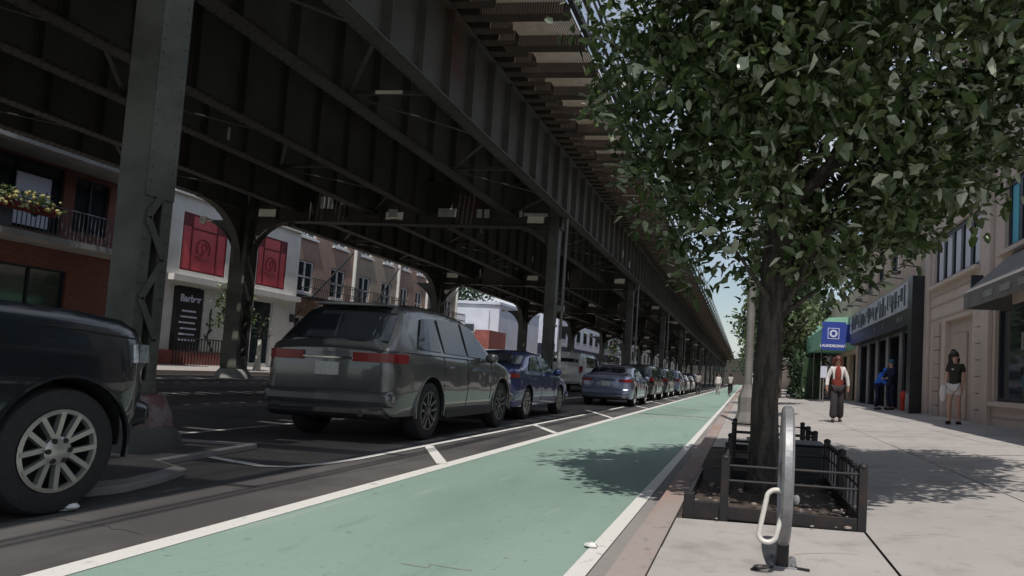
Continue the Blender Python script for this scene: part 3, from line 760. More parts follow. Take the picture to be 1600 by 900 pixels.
SUV = dict(L=4.95, W=1.93, zb=.3, wr=.39, rim=.262, axles=(1.05, 4.0), tumble=.4,
    belt=[(0, 1.1), (1.0, 1.15), (3.6, 1.08), (4.95, .9)],
    top=[(0, 1.12), (.08, 1.2), (.54, 1.66), (.67, 1.745), (1.1, 1.79), (2.0, 1.8), (2.7, 1.74), (3.0, 1.62), (3.75, 1.15), (4.3, 1.08), (4.8, .98), (4.9, .86), (4.95, .7)],
    side=[((.66, 1.2), (1.38, 1.18), (1.4, 1.64), (.98, 1.61)), ((1.5, 1.18), (2.32, 1.16), (2.34, 1.66), (1.52, 1.65)), ((2.42, 1.16), (3.42, 1.13), (2.85, 1.6), (2.44, 1.66))],
    plan=[(0, .76), (.03, .85), (.09, .91), (.2, .955), (.5, .99), (1.1, 1), (3.85, 1), (4.4, .97), (4.75, .9), (4.9, .8), (4.95, .7)],
    rglass=(.12, .54), fglass=(3.02, 3.68), tail=(0, .34, 1.0, 1.11, .36), bump=(.42, .68), platez=.9, head=(4.5, .74, .92),
    seams=[(1.45, .5, 1.45, 1.12), (2.37, .42, 2.37, 1.12), (3.4, .5, 3.45, 1.1), (1.45, .42, 3.4, .4), (.1, 1.14, 3.6, 1.1)], handles=[(1.62, .98), (2.52, .96)], mirror=(3.1, 1.12),
    spoiler=(.6, 1.745), spokes=5, bright=False, sill=True)
BIG = dict(L=4.9, W=2.04, zb=.36, wr=.4, rim=.262, axles=(1.2, 4.17), tumble=.22,
    belt=[(0, 1.2), (3.6, 1.2), (4.9, 1.14)],
    top=[(0, 1.25), (.08, 1.4), (.3, 1.8), (1.0, 1.88), (2.4, 1.88), (2.8, 1.78), (3.5, 1.33), (4.2, 1.31), (4.7, 1.27), (4.84, 1.18), (4.9, 1.0)],
    plan=[(0, .85), (.14, .97), (.5, 1), (4.3, 1), (4.55, .985), (4.72, .95), (4.84, .88), (4.9, .8)],
    side=[((.5, 1.28), (1.35, 1.28), (1.35, 1.72), (.62, 1.72)), ((1.45, 1.28), (2.3, 1.28), (2.3, 1.74), (1.45, 1.74)), ((2.38, 1.28), (3.2, 1.26), (2.7, 1.68), (2.38, 1.74))],
    rglass=(.1, .3), fglass=(2.85, 3.45), tail=(0, .15, .95, 1.3, .7), bump=(.5, .8), head=(4.68, .97, 1.1), fbm=None,
    seams=[(3.28, .5, 3.3, 1.2), (2.33, .5, 2.33, 1.2), (4.0, 1.19, 4.7, 1.14)], handles=[(2.5, 1.05)], mirror=(3.0, 1.25), spokes=6, bright=True, sill=True)
SEDAN = dict(L=4.75, W=1.84, zb=.24, wr=.335, rim=.24, axles=(.98, 3.72), tumble=.42,
    belt=[(0, .96), (.9, .97), (3.3, .9), (4.75, .72)],
    top=[(0, .98), (.1, 1.06), (.5, 1.09), (.72, 1.12), (1.35, 1.39), (1.9, 1.45), (2.5, 1.43), (2.8, 1.34), (3.45, .98), (4.1, .9), (4.6, .78), (4.75, .62)],
    side=[((1.05, 1.02), (1.95, 1.0), (1.95, 1.36), (1.5, 1.32)), ((2.03, 1.0), (3.1, .97), (2.6, 1.31), (2.03, 1.36))],
    rglass=(.78, 1.3), fglass=(2.84, 3.38), tail=(0, .34, .86, .95, .5), bump=(.36, .66), platez=.78, head=(4.25, .58, .72),
    seams=[(1.98, .38, 1.99, 1.0), (3.1, .42, 3.15, .95), (.3, .93, 3.9, .86)], handles=[(1.3, .86), (2.2, .84)], mirror=(2.95, .97), spokes=5, sill=False)
CROSS = dict(L=4.55, W=1.86, zb=.28, wr=.35, rim=.24, axles=(.9, 3.6), tumble=.3,
    belt=[(0, 1.02), (3.2, 1.0), (4.55, .8)],
    top=[(0, 1.05), (.06, 1.12), (.5, 1.56), (.7, 1.62), (1.8, 1.66), (2.4, 1.6), (2.7, 1.48), (3.35, 1.06), (3.9, 1.0), (4.4, .88), (4.55, .68)],
    side=[((.7, 1.1), (1.9, 1.08), (1.9, 1.52), (.95, 1.48)), ((1.98, 1.08), (3.05, 1.05), (2.55, 1.46), (1.98, 1.52))],
    rglass=(.12, .46), fglass=(2.74, 3.28), tail=(0, .25, .92, 1.06, .55), bump=(.42, .72), platez=.82, head=(4.1, .66, .82),
    seams=[(1.94, .45, 1.94, 1.04)], handles=[], mirror=(2.8, 1.06), spokes=5, sill=False)
VAN = dict(L=5.3, W=2.0, zb=.35, wr=.36, rim=.22, axles=(1.0, 4.3), tumble=.12,
    belt=[(0, 1.2), (4.2, 1.2), (5.3, 1.0)],
    top=[(0, 1.3), (.03, 1.9), (.12, 2.1), (.5, 2.15), (3.4, 2.15), (3.8, 2.05), (4.6, 1.35), (5.0, 1.18), (5.3, .85)],
    side=[((3.3, 1.3), (4.3, 1.28), (3.9, 1.85), (3.3, 1.9)), ((1.2, 1.35), (3.1, 1.35), (3.1, 1.9), (1.2, 1.9))],
    rglass=(.012, .03), fglass=(3.85, 4.55), tail=(0, .1, 1.0, 1.4, .8), bump=(.45, .7), head=(4.9, .8, 1.0),
    seams=[], handles=[], mirror=(4.1, 1.35), spokes=6, sill=False)
G1 = 'vehicles parked along the buffer strip'
XR = -4.38
make_car('parked_car', 'dark teal big off-roader with silver six-spoke rims, nose at the nearest steel column', 'car', BIG, M['navy'], -5.27, -.2, group=G1)
make_car('parked_car', 'large grey-green suv seen from behind with wide red lamps, ahead of the nearest column', 'car', SUV, M['greyg'], XR-1.03, 8.6, group=G1).scale = (1, 1, 1.07)
make_car('parked_car', 'deep blue sedan parked directly ahead of the grey-green suv', 'car', SEDAN, M['blue'], -5.62, 14.1, group=G1, lod=0).scale = (1, 1, 1.05)
make_car('parked_car', 'blue-silver sedan with red tail lamps seen from behind beside the white dashes', 'car', SEDAN, M['silver'], -4.75, 24.0, group=G1, lod=0)
make_car('parked_car', 'black crossover parked directly ahead of the blue-silver sedan', 'car', CROSS, M['blackp'], -4.95, 31.3, group=G1, lod=1)
make_car('parked_car', 'graphite crossover between the black crossover and the pale silver one', 'car', CROSS, M['graphite'], -5.0, 37.6, group=G1, lod=1)
make_car('parked_car', 'pale silver crossover with a dark rear window farther along the row', 'car', CROSS, M['silver'], -4.95, 44.2, group=G1, lod=1)
make_car('parked_car', 'black sedan just beyond the pale silver crossover', 'car', SEDAN, M['blackp'], -5.1, 51.0, group=G1, lod=2)
make_car('parked_car', 'small dark red car far along the row beyond the black sedan', 'car', SEDAN, M['darkred'], -5.2, 58.0, group=G1, lod=2)
make_car('parked_car', 'tiny graphite crossover near the far end of the row', 'car', CROSS, M['graphite'], -5.3, 65.0, group=G1, lod=2)
make_car('parked_van', 'white van on the far side of the blue-silver sedan under the viaduct', 'van', VAN, M['whitep'], -9.6, 37.0, rz_(-9.6), lod=1)
make_car('driving_car', 'dark hatchback in the traffic lane under the far arches', 'car', CROSS, M['graphite'], -13.5, 52, rz_(-13.5), lod=2)
make_car('parked_car', 'white crossover by the far kerb behind the steel columns', 'car', CROSS, M['whitep'], -17.9, 58, rz_(-17.9), lod=2)
# ------------------------------------------------------------------ trees
def leaf_cloud(centres, n_per, spread, size, shape='tree'):
    """many small folded leaves around twig ends; returns verts, faces"""
    C = np.repeat(np.asarray(centres), n_per, axis=0); N = len(C)
    off = rng.normal(0, 1, (N, 3)); off /= np.linalg.norm(off, axis=1)[:, None]; rad = spread*rng.random(N)**.5
    P = C + off*rad[:, None]*np.array([1, 1, .8])
    d = off + rng.normal(0, .55, (N, 3)) + np.array([0, 0, .05]); d /= np.linalg.norm(d, axis=1)[:, None]
    upv = np.array([0, 0, 1.]) + rng.normal(0, .55, (N, 3)); s = np.cross(d, upv); s /= np.linalg.norm(s, axis=1)[:, None]+1e-9
    nrm = np.cross(s, d)
    L = size*(.45+1.15*rng.random(N)**1.3); W = L*(.22+.14*rng.random(N)); L = L[:, None]; W = W[:, None]
    c = (rng.random(N)[:, None]-.3)*.3*L
    v = np.stack([P, P+d*L*.35+s*W+nrm*W*.35, P+d*L*.4, P+d*L*.35-s*W+nrm*W*.35, P+d*L*.78+s*W*.6-nrm*c*.6+nrm*W*.2, P+d*L*.78-s*W*.6-nrm*c*.6+nrm*W*.2, P+d*L-nrm*c], axis=1).reshape(-1, 3)
    b = np.arange(N)[:, None]*7
    f = np.concatenate([b+np.array([0, 2, 1]), b+np.array([0, 3, 2])]).tolist()
    f += np.concatenate([b+np.array([1, 2, 6, 4]), b+np.array([2, 3, 5, 6])]).tolist()
    return v, f
def leaf_obj(name, centres, n_per, spread, size, m, parent):
    v, f = leaf_cloud(centres, n_per, spread, size)
    me = bpy.data.meshes.new(name); me.from_pydata(v.tolist(), [], f); me.materials.append(m)
    o = bpy.data.objects.new(name, me); COL.objects.link(o); o.parent = parent
    return o
def limbs(base, targets, r0, rng_=random, b=None):
    b = b or MB()
    for t in targets:
        base_ = Vector(base); t = Vector(t); mid = base_.lerp(t, .5) + Vector((rng_.uniform(-.15, .15), rng_.uniform(-.15, .15), rng_.uniform(-.1, .25)))*(t-base_).length*.4
        pts = [base_.lerp(mid, .0), base_*.5+mid*.5, mid, mid*.5+t*.5+Vector((0, 0, .05)), t]
        b.tube(pts, [r0, r0*.8, r0*.6, r0*.38, r0*.15], 7)
    return b
# main street tree
mt = thing('street_tree', 'leafy street tree with a broad dark green crown in the nearest iron guard', 'tree', (0, 0, 0))
TB = Vector((.2, 6.15, .1))
tr = MB()
tp = [TB, TB+Vector((0, 0, .25)), TB+Vector((-.02, 0, .8)), TB+Vector((0, .02, 1.5)), TB+Vector((.03, 0, 2.0)), TB+Vector((.1, .05, 2.8)), TB+Vector((.15, .1, 4.2))]
tr.tube(tp, [.18, .13, .115, .11, .13, .1, .04], 16)
tg = []
CC = Vector((.76, 6.5, 3.95))
for k in range(26):
    a = 2*PI*k/26+random.uniform(-.15, .15); rr = random.uniform(.8, 1.6); tg.append((CC.x+rr*math.cos(a), CC.y+rr*math.sin(a), random.uniform(3.0, 5.6)))
for k, t in enumerate(tg):
    b0 = TB+Vector((0.02, 0, 1.65+.09*k if k < 14 else 1.9+random.uniform(0, 1.2))); limbs(b0, [t], random.uniform(.035, .07), b=tr)
limbs(TB+Vector((.08, 0, 1.55)), [(1.0, 6.0, 2.2), (.7, 5.5, 2.4), (-.3, 5.8, 2.3)], .03, b=tr)
tr.build('trunk', M['bark'], mt, smooth=True)
def crown_r(z):   # radius of the crown at height z
    prof = [(1.85, .4), (2.1, .7), (2.35, .95), (2.8, 1.3), (3.3, 1.7), (4.0, 2.1), (4.8, 2.3), (5.6, 2.0), (6.3, 1.3), (6.8, .3)]
    return lerp(prof, z)
def inside(p):
    x, y, z = p
    a = math.atan2(y-CC.y, x-CC.x)
    cx = CC.x - .42*max(0, 3.5-z) 
    rr = crown_r(z)*(1+.13*math.sin(3*a+z*1.7)+.1*math.sin(7*a-z*3.1)+.07*math.sin(13*a+z*5.3))
    return math.hypot(x-cx, (y-CC.y)/1.12)/rr
cent = []; 
clumps = []
while len(clumps) < 210:
    p = (random.uniform(-2.4, 3.4), random.uniform(3.4, 9.6), random.uniform(2.0, 6.7)); q = inside(p)
    if q < .97 and random.random() < .15+.85*q**1.6: clumps.append((p, random.uniform(.13, .3)))
while len(cent) < 1900:
    c, sg_ = random.choice(clumps); p = tuple(v+random.gauss(0, sg_) for v in c)
    if p[2] > 1.85 and inside(p) < (1.04 if p[0] < .4 else 1.14): cent.append(p)
# thin twigs that poke out
for k in range(210):
    a = random.uniform(0, 2*PI); z = random.uniform(2.0, 5.5); rr = crown_r(z)*random.uniform(.98, 1.2); cent.append((CC.x-.42*max(0, 3.5-z)+rr*math.cos(a), CC.y+1.12*rr*math.sin(a), z))
cent = [c for c in cent if Vector((c[0], c[1], c[2]-1.06)).length > 3.1]
leaf_obj('crown', cent, 33, .27, .098, M['leaf'], mt)
def simple_tree(label, x, y, z0, h, r_, n, m, trunk_r=.1, size=.2, spread=.35, nper=14, crown_lo=.35, group=None, name='street_tree', cat='tree', bare=True):
    t = thing(name, label, cat, (x, y, z0), 0, group)
    b = MB(); b.tube([(0, 0, -.1), (0, 0, h*.3), (.05*h*.1, 0, h*.6), (0, 0, h*.85)], [trunk_r, trunk_r*.8, trunk_r*.5, trunk_r*.1], 10)
    for k in range(9):
        a = 2.4*k; zz = h*(crown_lo+.05*k); b.tube([(0, 0, zz*.8), (r_*.4*math.cos(a), r_*.4*math.sin(a), zz*1.0), (r_*.8*math.cos(a), r_*.8*math.sin(a), zz*1.15)], [trunk_r*.5, trunk_r*.3, trunk_r*.1], 6)
    b.build('trunk', M['bark'], t, smooth=True)
    cs = []
    cl = [(random.uniform(-.6, .6)*r_, random.uniform(-.6, .6)*r_, random.uniform(crown_lo+.12, .88)*h, random.uniform(.35, .6)*r_) for _ in range(9)]
    for _ in range(n):
        c = random.choice(cl); v = Vector((random.gauss(0, 1), random.gauss(0, 1), random.gauss(0, 1))).normalized()*c[3]*random.uniform(.5, 1.05)
        cs.append((c[0]+v.x, c[1]+v.y, c[2]+v.z*.85))
    leaf_obj('crown', cs, nper, spread, size, m, t)
    return t
GT_ = 'street trees along the near pavement'
simple_tree('second street tree along the near kerb, leaves against the sky beside the lamp post', .8, 20, .12, 6.0, 1.35, 220, M['leafdk'], .1, .17, .3, 14, .42, GT_)
simple_tree('third street tree along the near pavement, beyond the second one', 1.1, 31, .12, 6.0, 1.8, 240, M['leaf2'], .1, .24, .4, 12, .3, GT_)
simple_tree('pale leafy tree half hidden behind the trunk of the nearest tree', 2.2, 45, .12, 7.5, 2.4, 260, M['leaf2'], .14, .28, .5, 12, .3, GT_)
simple_tree('tall pale green tree standing beyond the blue awning', 6.0, 58, .3, 11, 4.2, 420, M['leaf2'], .2, .35, .6, 12, .3, 'trees beyond the shops')
simple_tree('dark tall tree behind the pale green one, farthest on the right', 3.5, 74, .3, 13, 5.5, 420, M['leafdk'], .2, .42, .7, 12, .3, 'trees beyond the shops')
GF = 'trees beyond the side street'
for lab, x, y, h, r2, mm in (('bushy tree rising above the pale blue wall', -36, 82, 14, 6, 'leafdk'), ('pale green tree seen through the third arch', -30, 98, 10, 5, 'leaf2'), ('green tree framed by the small far arch', -24, 118, 12, 6, 'leaf2'), ('wide dark tree behind the far lettered wall', -40, 125, 15, 7, 'leafdk')):
    simple_tree(lab, x, y, .4, h, r2, 300, M[mm], .25, .5, .8, 10, .25, GF)
for lab, y, hh in (('slim young tree with a pale trunk before the black poster', 25.6, 3.4), ('thin leafless-looking young tree right of the poster, pale wrapped trunk', 27.2, 1.9)):
    t = thing('young_tree', lab, 'tree', (-20.3, y, .48), 0, 'young trees on the far pavement')
    b = MB(); b.tube([(0, 0, 0), (.02, 0, .5), (0, .05, 1.3)], [.16, .1, .07], 10); b.build('trunk_wrap', M['cream'], t, smooth=True)
    b = MB(); b.tube([(0, .05, 1.3), (.05, 0, hh)], [.05, .02], 8); b.tube([(0, .05, 1.5), (.4, .3, hh*.8)], [.03, .01], 6); b.tube([(0, .05, 1.6), (-.2, -.4, hh*.85)], [.03, .01], 6); b.build('trunk', M['bark'], t)
    if hh > 3: leaf_obj('crown', [(random.gauss(0, .35), random.gauss(0, .45), random.uniform(1.8, 3.4)) for _ in range(55)], 12, .25, .17, M['leaf2'], t)
    else: leaf_obj('crown', [(random.gauss(0, .2), random.gauss(0, .25), random.uniform(1.3, 2.1)) for _ in range(8)], 6, .2, .12, M['leafdk'], t)
# hedge and climbing green wall on the right
h_ = thing('hedge', 'tall dark green hedge beyond the blue awning', 'hedge', (3.6, 41, .2))
cs = [(random.uniform(-.6, .9), random.uniform(0, 9), random.uniform(.1, 2.9)) for _ in range(420)]
leaf_obj('foliage', cs, 12, .3, .2, M['leafdk'], h_)
b = MB(); b.box(-.35, .9, .2, 8.8, 0, 2.5); b.build('stems', M['leafdk'], h_)
# ------------------------------------------------------------------ tree guards, rack, lamp post
def guard(label, x0, x1, y0, y1, nrail=7, midpost=None):
    t = thing('tree_guard', label, 'tree guard', (x0, y0, .13), 0, 'iron tree guards'); W, D = x1-x0, y1-y0; H = .41
    posts = [(W, 0), (0, D), (W, D), (0, D/2), (W, D/2)] + ([(midpost, 0)] if midpost else [])
    for (px_, py_) in posts:
        b = MB(); b.box(px_-.028, px_+.028, py_-.028, py_+.028, -.02, H); b.blob((px_, py_, H+.01), (.036, .036, .025), 10, 5); b.build('post', M['guard'], t, bevel=.004)
    for (a, c) in (((0, 0), (W, 0)), ((0, 0), (0, D)), ((W, 0), (W, D)), ((0, D), (W, D))):
        b = MB()
        for z in (H-.04, H-.14): b.tube([(a[0], a[1], z), (c[0], c[1], z)], .009, 8)
        b.build('rail', M['guard'], t)
        b = MB(); b.bar((a[0], a[1], .055), (c[0], c[1], .04), .03, .085); b.build('kick_plate', M['guard'], t, bevel=.003)
        if a[0] == c[0]:
            b = MB(); n = int(D/.17)
            for k in range(1, n): yy = a[1]+D*k/n; b.tube([(a[0], yy, .1), (a[0], yy, H-.04)], .007, 6); b.blob((a[0], yy, H-.02), .02, 6, 4)
            b.build('bars', M['guard'], t)
    return t
g_ = guard('nearest black iron tree guard, round the leafy street tree', -.1, .8, 4.82, 6.85, midpost=.001)
b = MB(); b.box(-.27, -.03, -.015, .03, -.0, .12); b.box(-.27, -.2, -.02, .06, -.01, .17); b.box(-.28, -.25, .06, 2.0, 0, .1); b.build('corner_border', M['guard'], g_, bevel=.004)
guard('farther black iron tree guard, behind the nearest one', -.1, .8, 8.0, 9.7)
for lab, y0, y1 in (('soil of the nearest tree pit', 4.78, 6.98), ('soil of the farther tree pit', 7.72, 9.88)):
    b = MB(); n = 14; vs = []; fs = []
    for i in range(n+1):
        for j in range(n+1):
            x = -.405+1.22*i/n; y = y0+(y1-y0)*j/n; e = min(i, j, n-i, n-j)
            vs.append((x, y, .12+(.0 if e == 0 else random.uniform(.0, .035))))
    for i in range(n):
        for j in range(n): a = i*(n+1)+j; fs.append((a, a+1, a+n+2, a+n+1))
    b.add(vs, fs); struct('soil', b, M['soil'], 'soil', lab, smooth=True)
b = MB()
for k in range(90):
    x = random.uniform(-.36, .78); y = random.choice((random.uniform(4.7, 5.6), random.uniform(5.2, 6.8))); s_ = random.uniform(.008, .03); b.blob((x, y, .155), (s_, s_*random.uniform(.4, 1), s_*.4), 6, 3)
tag(b.build('leaf_litter', M['kerb']), 'small dry leaves and chips strewn on the soil of the tree pit', 'leaf litter', kind='stuff')
# planter box dark shape between the guards
t = thing('planter_box', 'low dark planter box between the two iron tree guards', 'planter', (.42, 7.1, .13))
b = MB(); b.box(-.35, .38, 0, .5, 0, .34); b.build('box', M['shopblack'], t, bevel=.01)
b = MB(); b.box(-.37, .4, -.02, .52, .34, .36); b.build('rim', M['guard'], t, bevel=.005)
# bike rack: round hoop seen edge on
t = thing('bike_rack', 'round galvanised bike rack hoop standing edge-on before the tree guard', 'bike rack', (.235, 3.8, .13), R(-1.2))
b = MB(); n = 44; Rr, rr, wd = .36, .3, .058; zc = .46; pr_ = []
vs = []; fs = []
for k in range(n):
    a = 2*PI*k/n
    for (rad, xx) in ((rr, -wd/2), (Rr-.012, -wd/2), (Rr, -wd/2+.012), (Rr, wd/2-.012), (Rr-.012, wd/2), (rr, wd/2)): vs.append((xx, rad*math.cos(a), zc+rad*1.0*math.sin(a)))
for k in range(n):
    for j in range(6): a = k*6+j; b_ = k*6+(j+1) % 6; c = ((k+1) % n)*6+(j+1) % 6; d = ((k+1) % n)*6+j; fs.append((a, b_, c, d))
b.add(vs, fs); b.bar((0, -rr, zc), (0, rr, zc), .045, .05); b.build('hoop', M['rackm'], t, smooth=True)
b = MB(); b.box(-.03, .03, -.1, .1, .0, .13); b.build('stem', M['guard'], t, bevel=.006)
b = MB(); b.box(-.075, .075, -.11, .11, -.002, .012)
for sx_, sy_ in ((-1, -1), (1, -1), (1, 1), (-1, 1)): b.lathe([(0, .026), (.012, .024), (.012, .01)], (sx_*.055, sy_*.085, 0), 8, 'z')
b.build('foot_plate', M['rackm'], t, bevel=.003)
b = MB(); 
for (a, c) in (((-.07, -.12, .012), (-.16, -.2, .01)), ((-.16, -.2, .01), (-.05, -.16, .02)), ((.06, -.1, .01), (.13, -.13, .012))): b.tube([a, c], .007, 6)
tag(b.build('bent_wire', M['guard'], loc=(.235, 3.8, .13)), 'bent dark wire scrap by the foot of the bike rack', 'wire')
# U lock hanging on it
t = thing('bike_lock', 'white rubber bike lock hanging from the round rack', 'bike lock', (.19, 3.51, .35)); t.scale = (.85, .85, .8)
b = MB(); pts = []
for k in range(13): a = PI*k/12; pts.append((-.012+.055*math.cos(a)*1.0, 0, .2+.05*math.sin(a)))
for k in range(13): a = PI+PI*k/12; pts.append((-.055+.05*math.cos(a), 0, -.02+.045*math.sin(a)))
pts.append(pts[0]); b.tube(pts, .015, 10, cap=False); b.build('loop', M['lock'], t, smooth=True)
b = MB(); b.tube([(-.02, .0, .24), (.06, .02, .22), (.11, .04, .2)], .012, 8); b.blob((.1, .0, .2), (.02, .02, .03), 8, 5); b.build('clasp', M['rackm'], t, smooth=True)
# street lamp with flared base
t = thing('street_lamp', 'grey street lamp post with flared base and long arm beyond the nearest tree', 'street lamp', (.08, 15.5, .13))
b = MB(); b.lathe([(.0, -.05), (.27, -.05), (.27, .1), (.2, .3), (.2, .62), (.13, .8), (.1, .9)], (0, 0, 0), 8, 'z'); b.build('base', M['polem'], t)
b = MB(); b.tube([(0, 0, .85), (0, 0, 5.0), (0, 0, 8.6)], [.095, .085, .06], 12); b.build('pole', M['polem'], t, smooth=True)
b = MB(); b.tube([(0, 0, 8.5), (-.5, .1, 8.9), (-1.8, .2, 9.0)], [.05, .04, .03], 8); b.build('arm', M['polem'], t, smooth=True)
b = MB(); b.blob((-2.0, .2, 8.97), (.3, .12, .08), 10, 6); b.build('lamp_head', M['polem'], t, smooth=True)
for (x, y, s_, lab) in ((-.5, 5.15, .05, 'crumpled white paper in the gutter by the tree guard corner'), (-.88, 4.3, .035, 'small white scrap on the edge line of the bike lane'), (-4.3, 4.1, .06, 'white scrap on the asphalt near the big off-roader'), (1.35, 21.5, .07, 'white scrap on the pavement left of the walking woman')):
    b = MB(); b.blob((0, 0, s_*.35), (s_*1.4, s_, s_*.5), 7, 4, jit=.35); o = b.build('paper_litter', M['litter'], loc=(x, y, .008 if x < -.45 else .14)); tag(o, lab, 'litter', 'paper scraps on the ground')
# ------------------------------------------------------------------ buildings
def facade(root, nm, m, X, sgn, Y0, Y1, z0, z1, opens, depth=9., rev=.16):
    """wall on the plane x=X whose body lies towards sgn; opens = [(y0,y1,z0,z1)]"""
    ys = sorted(set([Y0, Y1]+[o[0] for o in opens]+[o[1] for o in opens])); zs = sorted(set([z0, z1]+[o[2] for o in opens]+[o[3] for o in opens]))
    b = MB()
    for ya, yb in zip(ys, ys[1:]):
        for za, zb in zip(zs, zs[1:]):
            cy_, cz = (ya+yb)/2, (za+zb)/2
            if any(o[0] < cy_ < o[1] and o[2] < cz < o[3] for o in opens): continue
            b.add([(X, ya, za), (X, yb, za), (X, yb, zb), (X, ya, zb)], [(0, 1, 2, 3)])
    xr = X+sgn*rev
    for (ya, yb, za, zb) in opens:
        b.add([(X, ya, za), (X, yb, za), (X, yb, zb), (X, ya, zb), (xr, ya, za), (xr, yb, za), (xr, yb, zb), (xr, ya, zb)], [(0, 1, 5, 4), (1, 2, 6, 5), (2, 3, 7, 6), (3, 0, 4, 7)])
    xb = X+sgn*depth
    b.add([(X, Y0, z0), (X, Y1, z0), (X, Y1, z1), (X, Y0, z1), (xb, Y0, z0), (xb, Y1, z0), (xb, Y1, z1), (xb, Y0, z1)], [(0, 4, 7, 3), (1, 2, 6, 5), (4, 5, 6, 7), (3, 7, 6, 2)])
    xi = X+sgn*(rev+1.6)   # dark room behind openings
    w_ = b.build(nm, m, root)
    return w_
def window(root, X, sgn, o, fm, gm, rev=.13, fw=.06, mull=(), trans=(), nm='window', extra=None):
    ya, yb, za, zb = o; xg = X+sgn*rev; b = MB()
    x0, x1 = sorted((xg-sgn*.05, xg-sgn*.002))
    b.box(x0, x1, ya, ya+fw, za, zb); b.box(x0, x1, yb-fw, yb, za, zb); b.box(x0, x1, ya+fw, yb-fw, za, za+fw); b.box(x0, x1, ya+fw, yb-fw, zb-fw, zb)
    for u in mull: yy = ya+(yb-ya)*u; b.box(x0, x1, yy-fw/2, yy+fw/2, za+fw, zb-fw)
    for u in trans: zz = za+(zb-za)*u; b.box(x0+.003, x1-.003, ya+fw, yb-fw, zz-fw*.4, zz+fw*.4)
    f_ = b.build(nm, fm, root)
    g = MB(); x0, x1 = sorted((xg, xg+sgn*.03)); g.box(x0, x1, ya-.01, yb+.01, za-.01, zb+.01); g.build('pane', gm, f_)
    return f_
def onwall(X, sgn, off=.01):   # text plane -> wall facing the street
    # reader looks from the street: for sgn=+1 (right wall) reading direction is +(-y)... letters run toward -y
    return (lambda y0, z0: (lambda a, b_, c: (X-sgn*(off+c), y0-sgn*a, z0+b_)))
XW = 5.3
# 1. tan stone building
sb = thing('stone_building', 'tan stone building with a big shop window and grey awning, nearest on the right', 'building')
op = [(11.2, 15.95, .95, 2.95), (17.5, 19.8, .4, 3.0), (9.9, 10.4, 4.1, 5.6), (12.2, 15.5, 4.1, 5.6), (17.1, 21.1, 4.1, 5.5), (17.1, 21.1, 7, 8.3), (12.2, 15.5, 7, 8.3)]
facade(sb, 'wall', M['stone'], XW, 1, 6.0, 21.8, -.3, 9.6, op)
window(sb, XW, 1, op[0], M['frame'], M['winglass'], mull=(.35, .7), fw=.08, nm='shop_window')
f_ = window(sb, XW, 1, op[2], M['frame'], M['winglass'])
for o, bl in ((op[3], 'cyan'), (op[4], 'blind'), (op[5], 'blind'), (op[6], 'blind')):
    n = 5 if o[1]-o[0] > 3 else 3
    f_ = window(sb, XW, 1, o, M['frame'], M['winglass'], mull=[k/n for k in range(1, n)], fw=.13)
    for k in range(n):
        yy = o[0]+(o[1]-o[0])*k/n; wd = (o[1]-o[0])/n
        g = MB(); g.box(XW+.105, XW+.125, yy+wd*.3, yy+wd*.78, o[2]+.08, o[3]-.08); g.build('blind', M[bl] if (bl == 'blind' or k != 1) else M['blind'], f_)
# window display
g = MB(); g.box(XW+.08, XW+.11, 14.1, 14.7, 2.0, 2.35); g.build('display_card', M['grey'], sb)
g = MB(); 
for (yy, z, a) in ((13.6, 1.5, .35), (13.9, 1.85, .28), (14.5, 1.35, .25)): g.blob((XW+.11, yy, z), (.02, a, a*.8), 10, 5)
g.build('display_poster', M['c_teal'], sb)
# pilasters, rusticated pier, courses, cornice, sill
def bx(nm, m, *a, bev=0, par=None): g = MB(); g.box(*a); return g.build(nm, m, par, bevel=bev)
for (ya, yb, d) in ((16.1, 16.6, .1), (21.35, 21.8, .08), (8.9, 9.3, .1)): bx('pilaster', M['stone'], XW-d, XW-.003, ya, yb, -.3, 6.2 if d < .1 or ya > 15 else 4.0, bev=.01, par=sb)
z = .35
while z < 3.0:
    bx('pier_block', M['stone'], XW-.06, XW-.004, 16.65, 17.2, z, z+.36, bev=.012, par=sb); bx('pier_block', M['stone2'], XW-.06, XW-.004, 20.2, 20.8, z, z+.36, bev=.012, par=sb); z += .38
for z in (3.12, 3.5, 3.78): bx('stone_course', M['stone2'], XW-.025, XW-.003, 16.61, 21.34, z, z+.035, par=sb)
for z in (.62, .9): bx('stone_course', M['stone2'], XW-.02, XW-.003, 9.4, 16.08, z, z+.025, par=sb)
for o in (op[3], op[4]): bx('window_sill', M['stone'], XW-.14, XW+.0, o[0]-.1, o[1]+.1, o[2]-.11, o[2]-.01, bev=.01, par=sb)
bx('window_sill', M['stone'], XW-.1, XW, 11.1, 16.05, .84, .94, bev=.01, par=sb)
bx('cornice', M['stone'], XW-.3, XW-.003, 6, 21.8, 9.2, 9.7, bev=.02, par=sb)
bx('string_course', M['stone'], XW-.1, XW-.004, 16.61, 21.34, 6.1, 6.35, bev=.01, par=sb)
# recessed door in the opening
g = MB(); g.box(XW+.13, XW+.17, 17.5, 19.8, .4, 3.0); g.build('door_surround', M['stone2'], sb)
dr = bx('door', M['stone2'], XW+.08, XW+.128, 18.2, 19.3, .42, 2.6, bev=.01, par=sb); bx('handle', M['chrome'], XW+.04, XW+.078, 18.3, 18.33, 1.3, 1.6, par=dr)
# small blade sign
bs = MB(); bs.box(XW-.4, XW-.15, 16.3, 16.38, 3.3, 3.72); bs.box(XW-.15, XW-.09, 16.32, 16.36, 3.5, 3.54); bs.build('wall_lantern', M['frame'], sb)
